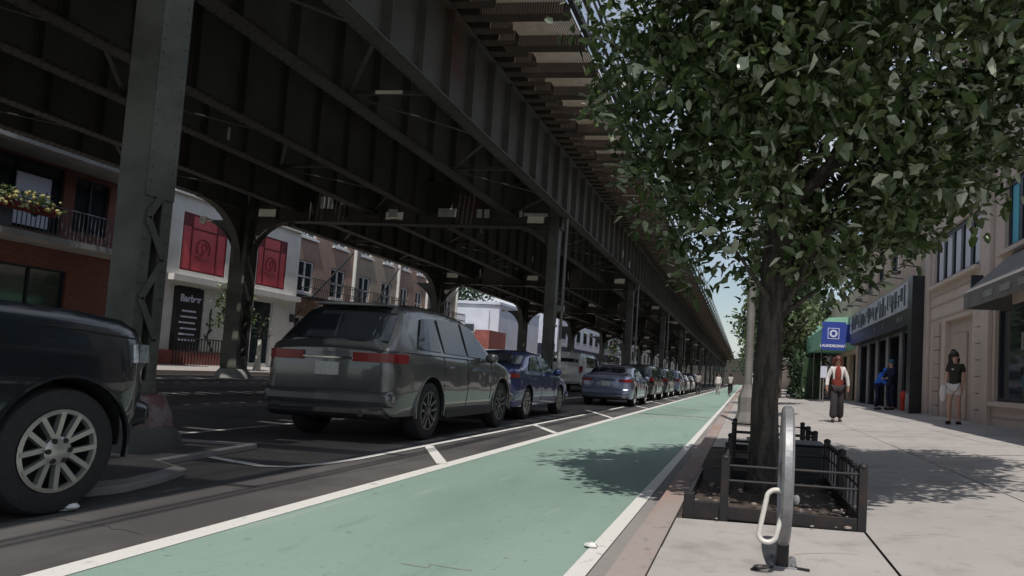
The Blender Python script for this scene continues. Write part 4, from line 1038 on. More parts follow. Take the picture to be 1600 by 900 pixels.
# grey awning
b = MB(); aw = [(XW-.01, 3.98), (XW-.95, 3.1), (XW-.95, 2.78), (XW-.93, 2.78), (XW-.93, 3.08), (XW-.01, 3.93)]
b.prism(aw, 7.0, 14.95, 'y'); b.add([(XW-.01, 14.95, 3.95), (XW-.94, 14.95, 3.09), (XW-.94, 14.95, 2.79), (XW-.01, 14.95, 2.79)], [(0, 1, 2, 3)])
b.build('awning', M['awngrey'], sb)
g = MB()
for k in range(6): g.box(XW-.962, XW-.952, 9+k*.85, 9.5+k*.85, 2.88, 3.0)
g.build('awning_lettering', M['grey'], sb)
# 2. black shopfront with brown stucco above
kb = thing('shop_building', 'brown stucco building over a black shopfront with a silver sign', 'building')
op = [(22.6, 24.6, .45, 3.0), (25.4, 26.9, .45, 3.0), (27.7, 29.0, .45, 3.0), (29.8, 31.0, .45, 3.0), (31.8, 33.4, .45, 3.0)]
facade(kb, 'shopfront', M['shopblack'], XW, 1, 21.82, 34.5, -.3, 4.3, op, rev=.5)
facade(kb, 'upper_wall', M['brown'], XW+.02, 1, 21.82, 34.5, 4.3, 9.0, [(23.5+2.6*k, 24.9+2.6*k, 5.4, 7.2) for k in range(4)])
for k in range(4): window(kb, XW+.02, 1, (23.5+2.6*k, 24.9+2.6*k, 5.4, 7.2), M['frame'], M['winglass'], trans=(.5,))
for k, o in enumerate(op):
    g = MB(); x0 = XW+.46
    g.box(x0, x0+.05, o[0], o[1], o[2], o[3]); g.build('shop_door', M['dark'] if k in (0, 3) else M['winglass'], kb)  # near-black panels paint the shade inside the open doorways
for y in (25.0, 27.3, 29.4, 31.4, 33.7): bx('pilaster', M['dooredge'], XW-.06, XW-.004, y-.22, y+.22, .2, 3.05, bev=.01, par=kb)
bx('pilaster', M['shopblack'], XW-.42, XW-.004, 21.84, 22.35, .1, 4.55, bev=.01, par=kb)
bx('stall_riser', M['dooredge'], XW-.44, XW-.42, 21.9, 22.3, .3, 1.0, par=kb)
sg = bx('sign_board', M['shopblack'], XW-.4, XW-.006, 22.36, 34.4, 3.1, 4.5, bev=.01, par=kb)
sg2 = MB(); sg2.box(XW-.44, XW-.405, 22.4, 34.3, 3.62, 4.45); sg2.build('sign_panel', M['signsilver'], kb)
g = MB(); y = 22.7
random.seed(11)
while y < 33.9:
    wd = random.choice((.1, .16, .3)); h = random.uniform(.35, .7); z = 3.68+random.uniform(0, .72-h)
    g.box(XW-.455, XW-.442, y, y+wd, z, z+h)
    if random.random() < .5: g.box(XW-.457, XW-.4435, y+wd*.2, y+wd+.18, z+h*.4, z+h*.5)
    y += wd+random.uniform(.12, .3)
g.build('sign_lettering', M['frame'], sg)
g = MB()
for y in (23.2, 23.6, 23.9, 26.4, 28): g.box(XW-.41, XW-.402, y, y+.12, 3.3, 3.45)
g.build('sign_small_lettering', M['dooredge'], sg)
for y in (22.7, 25.2, 27.6, 30, 32.4, 34): 
    g = MB(); g.tube([(XW, y, 4.95), (XW-.5, y, 5.0), (XW-.75, y, 4.85)], .018, 6); g.box(XW-.85, XW-.62, y-.16, y+.16, 4.72, 4.8); g.build('sign_lamp', M['iron'], kb)
g = MB(); g.blob((XW-.1, 24.1, .9), (.12, .25, .18), 10, 6); g.box(XW-.16, XW-.02, 23.9, 24.3, .38, .75); o = g.build('red_bag', M['c_red']); tag(o, 'red-orange bag lying in the dark doorway of the black shopfront', 'bag')
# stains
# 3. laundromat awning building
lb = thing('laundry_shop', 'low shop with a blue and green laundry awning', 'building')
facade(lb, 'wall', M['brown'], XW+.04, 1, 34.52, 46, -.3, 6.0, [(35.4, 37.4, .45, 2.8), (38.4, 41.0, .45, 2.8)], rev=.3)
for o in ((35.4, 37.4, .45, 2.8), (38.4, 41.0, .45, 2.8)): window(lb, XW+.04, 1, o, M['frame'], M['winglass'], rev=.25, mull=(.5,), nm='shop_window')
ya, yb = 35.6, 44.5; XA = 3.7
b = MB(); prof = [(XW+.0, 4.6), (XA+.3, 4.5), (XA, 3.95), (XA, 3.0), (XW, 3.0)]
b.prism(prof, ya+.02, yb, 'y'); aw = b.build('awning', M['awngreen'], lb)
b = MB(); b.prism([(XA+1.15, 4.3), (XA-.01, 4.3), (XA-.01, 2.9), (XA+1.15, 2.9)], ya-.02, ya+.015, 'y'); b.build('awning_end', M['awnblue'], lb)
b = MB(); b.prism([(XW+.3, 4.2), (XA+1.16, 4.2), (XA+1.16, 3.3), (XW+.3, 3.3)], ya-.0, ya+.03, 'y'); b.build('awning_end_panel', M['awnblue'], lb)
fn = lambda cx_, cz: (lambda a, b_, c: (cx_+a, ya-.03-c, cz+b_))
cxl = XA+.56; b = MB()
for (x0, x1, z0_, z1_) in ((-.28, .28, .24, .27), (-.28, .28, -.27, -.24), (-.28, -.25, -.24, .24), (.25, .28, -.24, .24)): b.box(cxl+x0, cxl+x1, ya-.032, ya-.021, 3.72+z0_, 3.72+z1_)
nn = 24; vs = []; fs = []
for k in range(nn):
    a = 2*PI*k/nn
    for rr in (.1, .19):
        for dy in (-.034, -.022): vs.append((cxl+rr*math.cos(a), ya+dy, 3.72+rr*math.sin(a)))
for k in range(nn): a = k*4; c = ((k+1) % nn)*4; fs += [(a, a+2, c+2, c), (a+2, a+3, c+3, c+2), (a+1, c+1, c+3, a+3)]
b.add(vs, fs); b.build('washer_emblem', M['signwhite'], lb)
text_obj('awning_lettering', 'LAUNDROMAT', .185, M['signwhite'], lb, fn(cxl, 3.1), .009)
b = MB()
for (x, z, wd, hd) in ((5.05, 3.98, .12, .1), (5.05, 3.85, .1, .06), (5.12, 3.74, .28, .03), (5.35, 3.86, .06, .16), (5.22, 3.66, .34, .03)): b.box(x, x+wd, ya-.012, ya-.002, z, z+hd)
b.build('small_lettering', M['signwhite'], lb)
for k in range(3): b = MB(); b.tube([(XA+.05, ya+.3+3.8*k, .2), (XA+.05, ya+.3+3.8*k, 3.0)], .03, 8); b.build('awning_post', M['polem'], lb)
# newspaper box / parking sign in front
t = thing('wall_sign', 'small white sign on a post under the blue awning', 'sign', (3.75, 34.6, .3))
b = MB(); b.box(-.15, .15, -.02, .02, 1.2, 1.75); b.build('sign_plate', M['signwhite'], t); b = MB(); b.tube([(0, 0, 0), (0, .03, 1.8)], .03, 8); b.build('post', M['polem'], t)
# further right buildings beyond the hedge
fb = thing('corner_building', 'tan brick building farther along the near pavement behind the hedge', 'building')
op = [(52+3*k, 53.4+3*k, z, z+1.6) for k in range(9) for z in (1.6, 4.8)]
facade(fb, 'wall', M['tanbrick'], 7.5, 1, 50, 80, -.3, 8, op)
for o in op: window(fb, 7.5, 1, o, M['whiteframe'], M['winglass'], trans=(.5,))
# ------------------------------------------------------------------ left side
XL_ = -23.0; ZL = .58
# brick block with balconies
bb = thing('brick_apartment_block', 'red brick apartment block with planted balconies, nearest on the left', 'building')
op = [(9.5, 11.8, 1.9, 3.4), (13.2, 15.8, 1.9, 3.4), (18.6, 21.0, 1.6, 3.6), (17.6, 20.6, 4.75, 7.0), (21.0, 22.3, 5.0, 6.9), (13.0, 16.2, 4.75, 7.0), (13.0, 16.2, 8.3, 10.3), (17.6, 21.2, 8.4, 10.3)]
facade(bb, 'wall', M['redbrick'], XL_, -1, 6, 24.0, .2, 14, op)
for o in op: window(bb, XL_, -1, o, M['frame'], M['winglass'], mull=(.5,), fw=.07)
bx('door_panel', M['signwhite'], XL_+.02, XL_+.06, 19.0, 20.1, 4.85, 6.5, par=bb)
bx('end_pier', M['grey'], XL_-.2, XL_+.12, 24.02, 24.9, .2, 8.6, par=bb)
for y in (22.9, 23.2): 
    for z in (3.1, 6.0): bx('vent_box', M['iron'], XL_+.005, XL_+.06, 22.9, 23.2, z, z+.55, par=bb)
for z, yy0, yy1 in ((4.45, 8, 22.8), (7.25, 8, 22.8)):
    bc = bx('balcony', M['grey'], XL_+.004, XL_+1.5, yy0, yy1, z-.18, z, par=bb)
    g = MB()
    g.box(XL_+1.44, XL_+1.47, yy0, yy1-5, z+.02, z+.9)
    g.tube([(XL_+1.46, yy1-5, z+.95), (XL_+1.46, yy1, z+.95), (XL_+.02, yy1, z+.95)], .02, 6)
    y = yy1-5
    while y < yy1: g.box(XL_+1.45, XL_+1.47, y, y+.02, z, z+.95); y += .14
    g.build('railing', M['balc'], bc)
random.seed(5)
for lab, cz, ya, yb, mm in (('white and yellow flowers trailing from the upper balcony of the brick block', 7.8, 17.5, 20.6, 'flower'), ('yellow flowers in a box on the upper balcony by the steel column', 7.75, 20.7, 22.7, 'flowery'), ('yellow flowers on the lower balcony at the left picture edge', 5.35, 17.2, 19.0, 'flowery')):
    t = thing('flower_box', lab, 'flower box', (XL_+1.45, ya, cz-.3), 0, 'balcony flower boxes'); b = MB(); b.box(-.12, .16, 0, yb-ya, -.02, .2); b.build('box', M['redline'], t)
    leaf_obj('leaves', [(random.uniform(-.15, .25), random.uniform(0, yb-ya), random.uniform(.1, .5)) for _ in range(40)], 9, .15, .12, M['leaf2'], t)
    b = MB(); 
    for _ in range(46): b.blob((random.uniform(-.1, .35), random.uniform(0, yb-ya), random.uniform(.05, .55)), random.uniform(.03, .07), 6, 4)
    o = b.build('flowers', M[mm], t); o['kind'] = 'stuff'
t = thing('flower_bed', 'pale flowers in a low bed before the brick apartment block', 'flower bed', (XL_+.9, 16.5, ZL))
b = MB(); b.box(-.3, .3, 0, 7.0, 0, .4); b.build('planter_wall', M['pink'], t)
b = MB()
for _ in range(150): b.blob((random.uniform(-.25, .3), random.uniform(0, 7), random.uniform(.4, 1.0)), random.uniform(.04, .09), 6, 4)
o = b.build('flowers', M['flower'], t); o['kind'] = 'stuff'
leaf_obj('leaves', [(random.uniform(-.25, .3), random.uniform(0, 7), random.uniform(.4, .9)) for _ in range(120)], 8, .15, .12, M['leaf2'], t)
# white building with the two red panels
wb = thing('white_clinic_building', 'white framed two-bay building with large red panels', 'building')
op = [(25.7, 28.2, 4.45, 6.85), (30.2, 32.3, 4.45, 6.85), (25.7, 27.0, 1.2, 3.8), (30.2, 31.6, .7, 3.75)]
facade(wb, 'wall', M['white'], XL_, -1, 24.95, 33.3, .2, 7.7, op, rev=.12)
bx('cornice', M['white'], XL_+.004, XL_+.2, 24.95, 33.3, 7.5, 7.75, par=wb)
bx('canopy_ledge', M['white'], XL_+.004, XL_+.35, 25.1, 28.9, 3.95, 4.2, par=wb); bx('canopy_ledge', M['white'], XL_+.004, XL_+.35, 29.7, 33.2, 3.95, 4.2, par=wb)
bx('recess', M['stone2'], XL_+.004, XL_+.03, 28.95, 29.65, .6, 7.4, par=wb)
for (ya, yb, za, zb) in op[:2]:
    pn = bx('red_panel', M['redpanel'], XL_-.1, XL_-.03, ya, yb, za, zb, par=wb)
    g = MB(); W_ = yb-ya; x0, x1 = XL_-.028, XL_-.01
    for (y0, y1, z0_, z1_) in ((ya, yb, za, za+.07), (ya, yb, zb-.07, zb), (ya, ya+.06, za+.07, zb-.07), (yb-.06, yb, za+.07, zb-.07), (ya+W_*.2, ya+W_*.2+.06, za+.07, zb-.07), (ya+W_*.76, ya+W_*.76+.06, za+.07, zb-.07)): g.box(x0, x1, y0, y1, z0_, z1_)
    g.box(x0, x1, ya+W_*.2+.06, ya+W_*.76, zb-.62, zb-.56)
    g.build('panel_frame', M['redline'], pn)
    g = MB(); g.box(XL_-.029, XL_-.02, ya+.06, ya+W_*.2, zb-.55, zb-.07); g.box(XL_-.029, XL_-.02, ya+W_*.76+.06, yb-.06, zb-.6, zb-.07); g.build('tinted_corner', M['redline'], pn)
    # round emblem: ring with a curved stroke and a base bar
    g = MB(); cy_, cz = ya+W_*.48, za+1.02; pts = [(XL_-.02, cy_+.36*math.cos(a), cz+.4*math.sin(a)) for a in np.linspace(-.6, PI+.6, 22)]
    g.tube(pts, .022, 6)
    pts = [(XL_-.02, cy_+.05+.14*math.cos(a), cz+.08+.16*math.sin(a)) for a in np.linspace(-1.2, PI+.5, 14)]; g.tube(pts, .02, 6)
    g.tube([(XL_-.02, cy_-.05, cz-.02), (XL_-.02, cy_+.02, cz-.18), (XL_-.02, cy_-.16, cz-.3)], .022, 6)
    g.tube([(XL_-.02, cy_-.36, cz-.36), (XL_-.02, cy_-.1, cz-.46), (XL_-.02, cy_+.36, cz-.42)], .035, 6)
    g.build('emblem', M['redline'], pn)
window(wb, XL_, -1, op[2], M['frame'], M['winglass'], rev=.1); window(wb, XL_, -1, op[3], M['whiteframe'], M['winglass'], rev=.1, nm='door')
ps = bx('poster', M['poster'], XL_+.005, XL_+.03, 25.55, 27.1, 1.1, 3.75, par=wb)
fnl = lambda y0, z0: (lambda a, b_, c: (XL_+.035+c, y0+a, z0+b_))
text_obj('poster_lettering', 'Barber', .4, M['signwhite'], ps, fnl(26.42, 3.3), .012)
g = MB()
for k in range(6): g.box(XL_+.031, XL_+.04, 26.0-.05*(k % 3), 26.75+.08*(k % 2), 2.75-.24*k, 2.82-.24*k)
g.build('poster_lines', M['signwhite'], ps)
ml = bx('pale_panel', M['grey'], XL_+.005, XL_+.028, 27.15, 29.0, 1.1, 3.8, par=wb); ml.data.materials[0] = M['cream']
g = MB(); random.seed(3); p = (27.6, 3.0)
for k in range(7):
    q = (p[0]+random.uniform(-.12, .2), p[1]-.26); g.tube([(XL_+.035, *p), (XL_+.035, *q)], .035, 5); g.tube([(XL_+.035, *q), (XL_+.035, q[0]+random.uniform(-.3, .3), q[1]+.14)], .045, 5); p = q
g.build('branch_mural', M['frame'], ml)
for y in (29.1, 32.9, 29.85): 
    g = MB(); g.box(XL_+.004, XL_+.16, y, y+.16, 2.9, 3.3); g.build('wall_lamp', M['iron'], wb)
g = MB(); y = 25.2
while y < 29.0: g.box(XL_+.5, XL_+.53, y, y+.03, ZL, ZL+1.1); y += .16
g.box(XL_+.49, XL_+.54, 25.2, 29.0, ZL+1.05, ZL+1.1); g.box(XL_+.49, XL_+.54, 25.2, 29.0, ZL+.5, ZL+.55); g.build('front_railing', M['iron'], wb)
bx('plinth', M['pink'], XL_+.004, XL_+.1, 25.0, 29.0, .3, 1.15, par=wb)
# terrace of rowhouses with fire escapes
def rowhouse(lab, y0, y1, mm, fe=True):
    t = thing('rowhouse', lab, 'rowhouse', group='rowhouses across the street'); X = XL_-.6; W_ = y1-y0; op = []
    for z in (1.6, 4.6, 7.6):
        for u in (.12, .62) : op.append((y0+W_*u, y0+W_*u+W_*.24, z, z+1.75))
    facade(t, 'wall', mm, X, -1, y0+.01, y1-.01, .2, 11, op)
    for o in op:
        f_ = window(t, X, -1, o, M['whiteframe'], M['winglass'], trans=(.5,), fw=.11, mull=(.5,)); bx('sill', M['whiteframe'], X+.004, X+.12, o[0]-.08, o[1]+.08, o[2]-.12, o[2]-.01, par=f_)
    g = MB(); g.tube([(X+.1, y1-.1, .4), (X+.1, y1-.1, 10.8)], .1, 8); g.build('drain_pipe', M['white'], t)
    if fe:
        g = MB(); z = 4.35; ya, yb = y0+W_*.08, y0+W_*.9; xo = X+1.1
        g.box(X+.02, xo, ya, yb, z-.05, z)
        for zz in (.45, .95): g.tube([(X+.02, ya, z+zz), (xo, ya, z+zz), (xo, yb, z+zz), (X+.02, yb, z+zz)], .025, 6)
        y = ya
        while y < yb: g.box(xo-.012, xo+.012, y, y+.025, z, z+.95); y += .17
        g.bar((xo-.3, ya+.5, z), (xo-.3, yb-.9, z+3), .03, .1); g.bar((X+.1, ya+.2, z-1.1), (xo-.1, ya+.2, z-.04), .05); g.bar((X+.1, yb-.2, z-1.1), (xo-.1, yb-.2, z-.04), .05)
        g.tube([(xo-.2, yb-.9, z), (xo-.2, yb-.9, 1.5)], .025, 6); g.tube([(xo-.2, yb-.5, z), (xo-.2, yb-.5, 1.5)], .025, 6)
        g.bar((xo-.3, ya+1.0, 1.7), (xo-.3, ya+2.3, z), .06, .2)
        g.build('fire_escape', M['iron'], t)
    return t
rowhouse('pinkish brick rowhouse with a fire escape, directly right of the red-panelled building', 33.35, 39.4, M['pinkbrick'])
rowhouse('tan brick rowhouse with a fire escape between two white drain pipes', 39.4, 44.8, M['tanbrick'])
rowhouse('narrow pink rowhouse with plain windows and no fire escape', 44.8, 49.2, M['pinkbrick'], False)
rowhouse('last rowhouse of the terrace, tan brick at the side street corner', 49.2, 54.6, M['tanbrick'])
# hedge bits in front
t = thing('front_hedge', 'dark low hedge in front of the pinkish brick rowhouse', 'hedge', (XL_+.2, 34.5, ZL)); b = MB(); b.box(-.3, .3, 0, 6, 0, .7); b.build('stems', M['leafdk'], t)
leaf_obj('foliage', [(random.uniform(-.4, .4), random.uniform(0, 6), random.uniform(.3, 1.4)) for _ in range(200)], 10, .25, .14, M['leafdk'], t)
# across the side street: pale wall, low tan building, lettered wall
pb = thing('pale_blue_building', 'large windowless pale blue-white building across the side street', 'building')
b = MB(); b.box(-44, XL_-1.2, 66.5, 80, .2, 7.4); b.build('wall', M['bluewhite'], pb)
b = MB(); b.box(-44.2, XL_-1.1, 66.3, 80, 7.42, 7.7); b.build('parapet', M['bluewhite'], pb)
b = MB()
for x in (-27.6, -30.2, -33): b.box(x, x+.9, 66.3, 66.47, 4.6, 5.4)
b.build('window', M['frame'], pb)
b = MB()
for (x, z) in ((-30.6, 5.2), (-30.2, 5.5), (-25.1, 5.0)): b.tube([(x, 66.25, z), (x, 66.25, z+1.8)], .04, 6)
b.build('ladder', M['grey'], pb)
lt = thing('low_tan_building', 'low tan garage with a brick corner before the pale blue building', 'building')
b = MB(); b.box(-33, XL_-1.6, 61, 66, .3, 4.4); b.build('wall', M['cream'], lt)
b = MB(); b.box(XL_-1.58, XL_-.2, 61.5, 66, .3, 4.6); b.build('brick_corner', M['pink'], lt)
b = MB(); b.box(-29.7, -27.5, 60.8, 60.98, 2.9, 4.7); b.build('sign_board', M['frame'], lt)
lw = thing('lettered_building', 'long white building with a dark blue lettered band seen through the far arches', 'building')
b = MB(); b.box(-38, XL_, 84, 130, .2, 8.5); b.build('wall', M['bluewhite'], lw)
b = MB(); b.box(-37, XL_-.2, 83.85, 83.97, 3.3, 4.6); b.build('dark_band', M['c_navy'], lw)
b = MB(); b.box(XL_+.01, XL_+.08, 85, 128, 3.2, 4.4); b.build('dark_band', M['c_navy'], lw)
op = [(86+4*k, 88+4*k, 5.4, 7.2) for k in range(10)]
for o in op: bx('window', M['winglass'], XL_+.01, XL_+.04, *o, par=lw)
eb = thing('end_building', 'plain brick buildings closing the far end of the left side', 'building')
b = MB(); b.box(-36, XL_-.5, 131, 260, .2, 10); b.build('wall', M['grey'], eb)
for k in range(20): bx('window', M['winglass'], XL_-.49, XL_-.45, 133+6*k, 135+6*k, 4.5, 6.3, par=eb)
tb_ = thing('far_block', 'far brown block beyond everything at the end of the street', 'building')
b = MB(); b.box(-30, 3, 330, 345, .0, 12); b.build('wall', M['bark'], tb_)
for k in range(7): bx('window', M['winglass'], -26+4*k, -24+4*k, 329.9, 329.96, 6, 8, par=tb_)
rb = thing('far_right_block', 'grey-brown block on the right beyond the pale green trees', 'building')
b = MB(); b.box(7, 20, 92, 200, .0, 9); b.build('wall', M['brown'], rb)
for k in range(20): bx('window', M['winglass'], 6.93, 6.99, 94+5*k, 96+5*k, 4.5, 6.5, par=rb)
# far street trees as a mass at the end
for i, (x, y) in enumerate(((2.2, 70), (1.5, 90), (1.8, 112))):
    simple_tree(('small street tree past the hedge', 'smaller street tree well beyond the hedge', 'tiny street tree at the far end of the pavement')[i], x, y, .12, 8, 2.8, 200, M['leafdk'], .12, .35, .5, 9, .25, GT_)
# ------------------------------------------------------------------ people
def skin_mesh(name, joints, edges, m, parent, sub=1, root=0):
    """joints: list of (co, rx, ry)"""
    me = bpy.data.meshes.new(name); me.from_pydata([j[0] for j in joints], edges, []); me.materials.append(m)
    o = bpy.data.objects.new(name, me); COL.objects.link(o)
    md = o.modifiers.new('skin', 'SKIN'); md.use_smooth_shade = True
    sv = me.skin_vertices[0].data if me.skin_vertices else None
    if sv is None:
        bm = bmesh.new(); bm.from_mesh(me); bm.verts.layers.skin.verify(); bm.to_mesh(me); bm.free(); sv = me.skin_vertices[0].data
    for i, j in enumerate(joints): sv[i].radius = (j[1], j[2]); sv[i].use_root = (i == root)
    if sub: s_ = o.modifiers.new('sub', 'SUBSURF'); s_.levels = sub; s_.render_levels = sub
    dg = bpy.context.evaluated_depsgraph_get(); m2 = bpy.data.meshes.new_from_object(o.evaluated_get(dg)); o.modifiers.clear(); o.data = m2
    if not m2.materials: m2.materials.append(m)
    m2.shade_smooth(); o.parent = parent
    return o
def person(label, x, y, z, rz, H=1.65, P=None, cl=None, skin='skin', hair='hair', hairlen=.25, group='pedestrians on the near pavement'):
    """local frame: faces -y. P overrides joints"""
    t = thing('person', label, 'person', (x, y, z), rz, group); s = H/1.7
    J = dict(pel=(0, 0, .93), sp=(0, .01, 1.12), ch=(0, .01, 1.3), nk=(0, .005, 1.43), hd0=(0, -.01, 1.5), hd=(0, -.02, 1.58), top=(0, -.01, 1.66),
             ls=(-.15, .01, 1.37), le=(-.2, .03, 1.12), lw=(-.2, -.04, .9), lh=(-.2, -.07, .82), rs=(.15, .01, 1.37), re=(.2, .03, 1.12), rw=(.2, -.04, .9), rh=(.2, -.07, .82),
             lk=(-.1, -.04, .5), la=(-.1, .03, .09), lt=(-.11, -.1, .035), rk=(.1, -.04, .5), ra=(.1, .03, .09), rt=(.11, -.1, .035), lhp=(-.085, 0, .88), rhp=(.085, 0, .88))
    if P: J.update({k: v for k, v in P.items() if k != '_face'})
    J = {k: tuple(c*s for c in v) for k, v in J.items()}
    names = list(J); idx = {n: i for i, n in enumerate(names)}
    rad = dict(pel=(.14, .105), sp=(.115, .09), ch=(.14, .1), nk=(.052, .055), hd0=(.062, .075), hd=(.075, .09), top=(.05, .06), ls=(.055, .055), rs=(.055, .055), le=(.04, .04), re=(.04, .04), lw=(.027, .03), rw=(.027, .03), lh=(.02, .035), rh=(.02, .035),
               lhp=(.085, .09), rhp=(.085, .09), lk=(.058, .06), rk=(.058, .06), la=(.035, .04), ra=(.035, .04), lt=(.035, .03), rt=(.035, .03))
    E_ = [('pel', 'sp'), ('sp', 'ch'), ('ch', 'nk'), ('nk', 'hd0'), ('hd0', 'hd'), ('hd', 'top'), ('ch', 'ls'), ('ls', 'le'), ('le', 'lw'), ('lw', 'lh'), ('ch', 'rs'), ('rs', 're'), ('re', 'rw'), ('rw', 'rh'), ('pel', 'lhp'), ('lhp', 'lk'), ('lk', 'la'), ('la', 'lt'), ('pel', 'rhp'), ('rhp', 'rk'), ('rk', 'ra'), ('ra', 'rt')]
    skin_mesh('body', [(J[n], rad[n][0]*s, rad[n][1]*s) for n in names], [(idx[a], idx[b_]) for a, b_ in E_], M[skin], t, 2)
    hd = Vector(J['hd']); nk = Vector(J['nk'])
    b = MB()   # nose, eyes, mouth and ears kept small on the face
    fd = Vector(P.get('_face', (0, -1, 0))) if P else Vector((0, -1, 0)); fd.normalize(); sd = fd.cross(Vector((0, 0, 1))).normalized()
    b.blob(hd+fd*.098*s+Vector((0, 0, -.005)), (.014*s, .02*s, .022*s), 8, 5); b.build('nose', M[skin], t, smooth=True)
    b = MB()
    for k in (-1, 1): b.blob(hd+fd*.087*s+sd*k*.03*s+Vector((0, 0, .02)), .011*s, 8, 5)
    b.build('eyes', M['hair'], t)
    b = MB(); b.blob(hd+fd*.09*s+Vector((0, 0, -.042*s)), (.022*s, .01*s, .007*s), 8, 4); b.build('mouth', M['c_maroon'], t)
    # hands: palm, four fingers and thumb
    for a, c, k in (('lw', 'lh', -1), ('rw', 'rh', 1)):
        w0, h0 = Vector(J[a]), Vector(J[c]); d = (h0-w0).normalized(); b = MB()
        for q in range(4):
            o_ = Vector((0, (q-1.5)*.018*s, 0)); L = (.062, .072, .068, .052)[q]*s; p0 = h0+o_; p1 = p0+d*L*.55; p2 = p1+(d+Vector((-k*.5, 0, 0))).normalized()*L*.5
            b.tube([p0-d*.01, p1, p2], [.009*s, .0085*s, .006*s], 6)
        b.tube([h0-d*.03*s, h0+Vector((-k*.01, -.03, 0))*s, h0+d*.03*s+Vector((-k*.015, -.042, 0))*s], [.011*s, .01*s, .007*s], 6)
        b.build('fingers', M[skin], t, smooth=True)
    def garment(nm, keys, mm, grow, edges):
        ids = {k: i for i, k in enumerate(keys)}
        js = []
        for k in keys:
            r0 = rad.get(k, (.05, .05)); g_ = grow.get(k, grow.get('*', .012)) if isinstance(grow, dict) else grow
            js.append((J[k], (r0[0]+g_)*s, (r0[1]+g_)*s))
        return skin_mesh(nm, js, [(ids[a], ids[b_]) for a, b_ in edges], M[mm], t, 2)
    J['nkb'] = tuple(nk*.75+Vector(J['ch'])*.25); rad['nkb'] = (.06, .06)
    if cl.get('top'):
        J['hem'] = tuple(Vector(J['pel'])+Vector((0, 0, -.09*s))); rad['hem'] = (.15, .12)
        sl = cl.get('sleeve', 'long'); keys = ['hem', 'pel', 'sp', 'ch', 'nkb', 'ls', 'rs']; ed = [('hem', 'pel'), ('pel', 'sp'), ('sp', 'ch'), ('ch', 'nkb'), ('ch', 'ls'), ('ch', 'rs')]
        if sl == 'long': keys += ['le', 'lw', 're', 'rw']; ed += [('ls', 'le'), ('le', 'lw'), ('rs', 're'), ('re', 'rw')]
        elif sl == 'short':
            for a, c, n in (('ls', 'le', 'lm'), ('rs', 're', 'rm')): J[n] = tuple(Vector(J[a])*.35+Vector(J[c])*.65); rad[n] = (.05, .05); keys.append(n); ed.append((a, n))
        garment('top', keys, cl['top'], cl.get('grow', .014), ed)
    if cl.get('inner'):
        g = MB(); g.blob((0, -.075*s, 1.21*s), (.085*s, .075*s, .24*s), 14, 8); g.build('inner_top', M[cl['inner']], t, smooth=True)
    if cl.get('legs'):
        keys = ['pel', 'lhp', 'rhp', 'lk', 'rk', 'la', 'ra']; garment('trousers', keys, cl['legs'], cl.get('lgrow', {'*': .014, 'la': .035, 'ra': .035}), [('pel', 'lhp'), ('lhp', 'lk'), ('lk', 'la'), ('pel', 'rhp'), ('rhp', 'rk'), ('rk', 'ra')])
    if cl.get('shorts'):
        for a, c, n in (('lhp', 'lk', 'lsm'), ('rhp', 'rk', 'rsm')): J[n] = tuple(Vector(J[a])*.42+Vector(J[c])*.58); rad[n] = (.085, .088)
        garment('shorts', ['pel', 'lhp', 'rhp', 'lsm', 'rsm'], cl['shorts'], .016, [('pel', 'lhp'), ('lhp', 'lsm'), ('pel', 'rhp'), ('rhp', 'rsm')])
    if cl.get('shoes', True):
        for a, c in (('la', 'lt'), ('ra', 'rt')):
            b = MB(); A_, C_ = Vector(J[a]), Vector(J[c]); mid = (A_+C_)/2; mid.z = max(.04, C_.z); b.blob(mid+(C_-A_)*.08, (.05*s, .135*s, .045*s), 10, 6); b.build('shoe', M['shoe'], t, smooth=True)
    b = MB(); b.blob(hd-fd*.022*s+Vector((0, 0, .035*s)), (.098*s, .105*s, .1*s), 14, 8, jit=.04)
    if hairlen: b.blob(hd-fd*.06*s+Vector((0, 0, -.06*s)), (.13*s if hairlen > .2 else .09*s, .08*s, hairlen*.7*s), 14, 8, jit=.2)
    b.build('hair', M[hair], t, smooth=True)
    return t
w1 = person('woman in a white cardigan, maroon top and wide dark trousers walking toward us', 2.27, 17.8, wz(2.27), 0, 1.62,
    dict(lk=(-.09, -.12, .5), la=(-.1, -.12, .09), lt=(-.11, -.25, .035), rk=(.09, .0, .5), ra=(.1, .16, .1), rt=(.11, .05, .035), le=(-.25, .02, 1.13), lw=(-.27, -.05, .9), lh=(-.27, -.08, .82), re=(.25, .04, 1.13), rw=(.28, .05, .9), rh=(.28, .04, .82)),
    dict(top='c_white', inner='c_maroon', legs='c_dark', lgrow={'*': .018, 'lk': .035, 'rk': .035, 'la': .07, 'ra': .07}, grow=.016), 'skindk', 'hairred', .26)
b = MB(); b.lathe([(.13, 0), (.15, .12), (.155, .22)], (0, 0, .88), 16, 'z'); o = b.build('hem', M['c_maroon'], w1, smooth=True); o.scale = (1, .85, .95)
w2 = person('woman in a black t-shirt and white shorts standing before the stone doorway', 4.66, 16.5, wz(4.66), R(-38), 1.62,
    dict(_face=(.75, -.5, -.15), lk=(-.09, -.08, .5), la=(-.1, -.02, .09), lt=(-.1, -.15, .035), rk=(.08, .02, .5), ra=(.07, .12, .1), rt=(.09, .0, .035)),
    dict(top='c_olive', sleeve='short', shorts='c_white', grow=.02), 'skin', 'hair', .3)
b = MB(); b.blob((0, -.14, 1.22), (.03, .01, .02), 8, 4); b.build('shirt_print', M['c_white'], w2)
t = thing('shoulder_bag', 'white cloth bag hanging at the left of the woman in white shorts', 'bag', (4.45, 16.62, wz(4.4)))
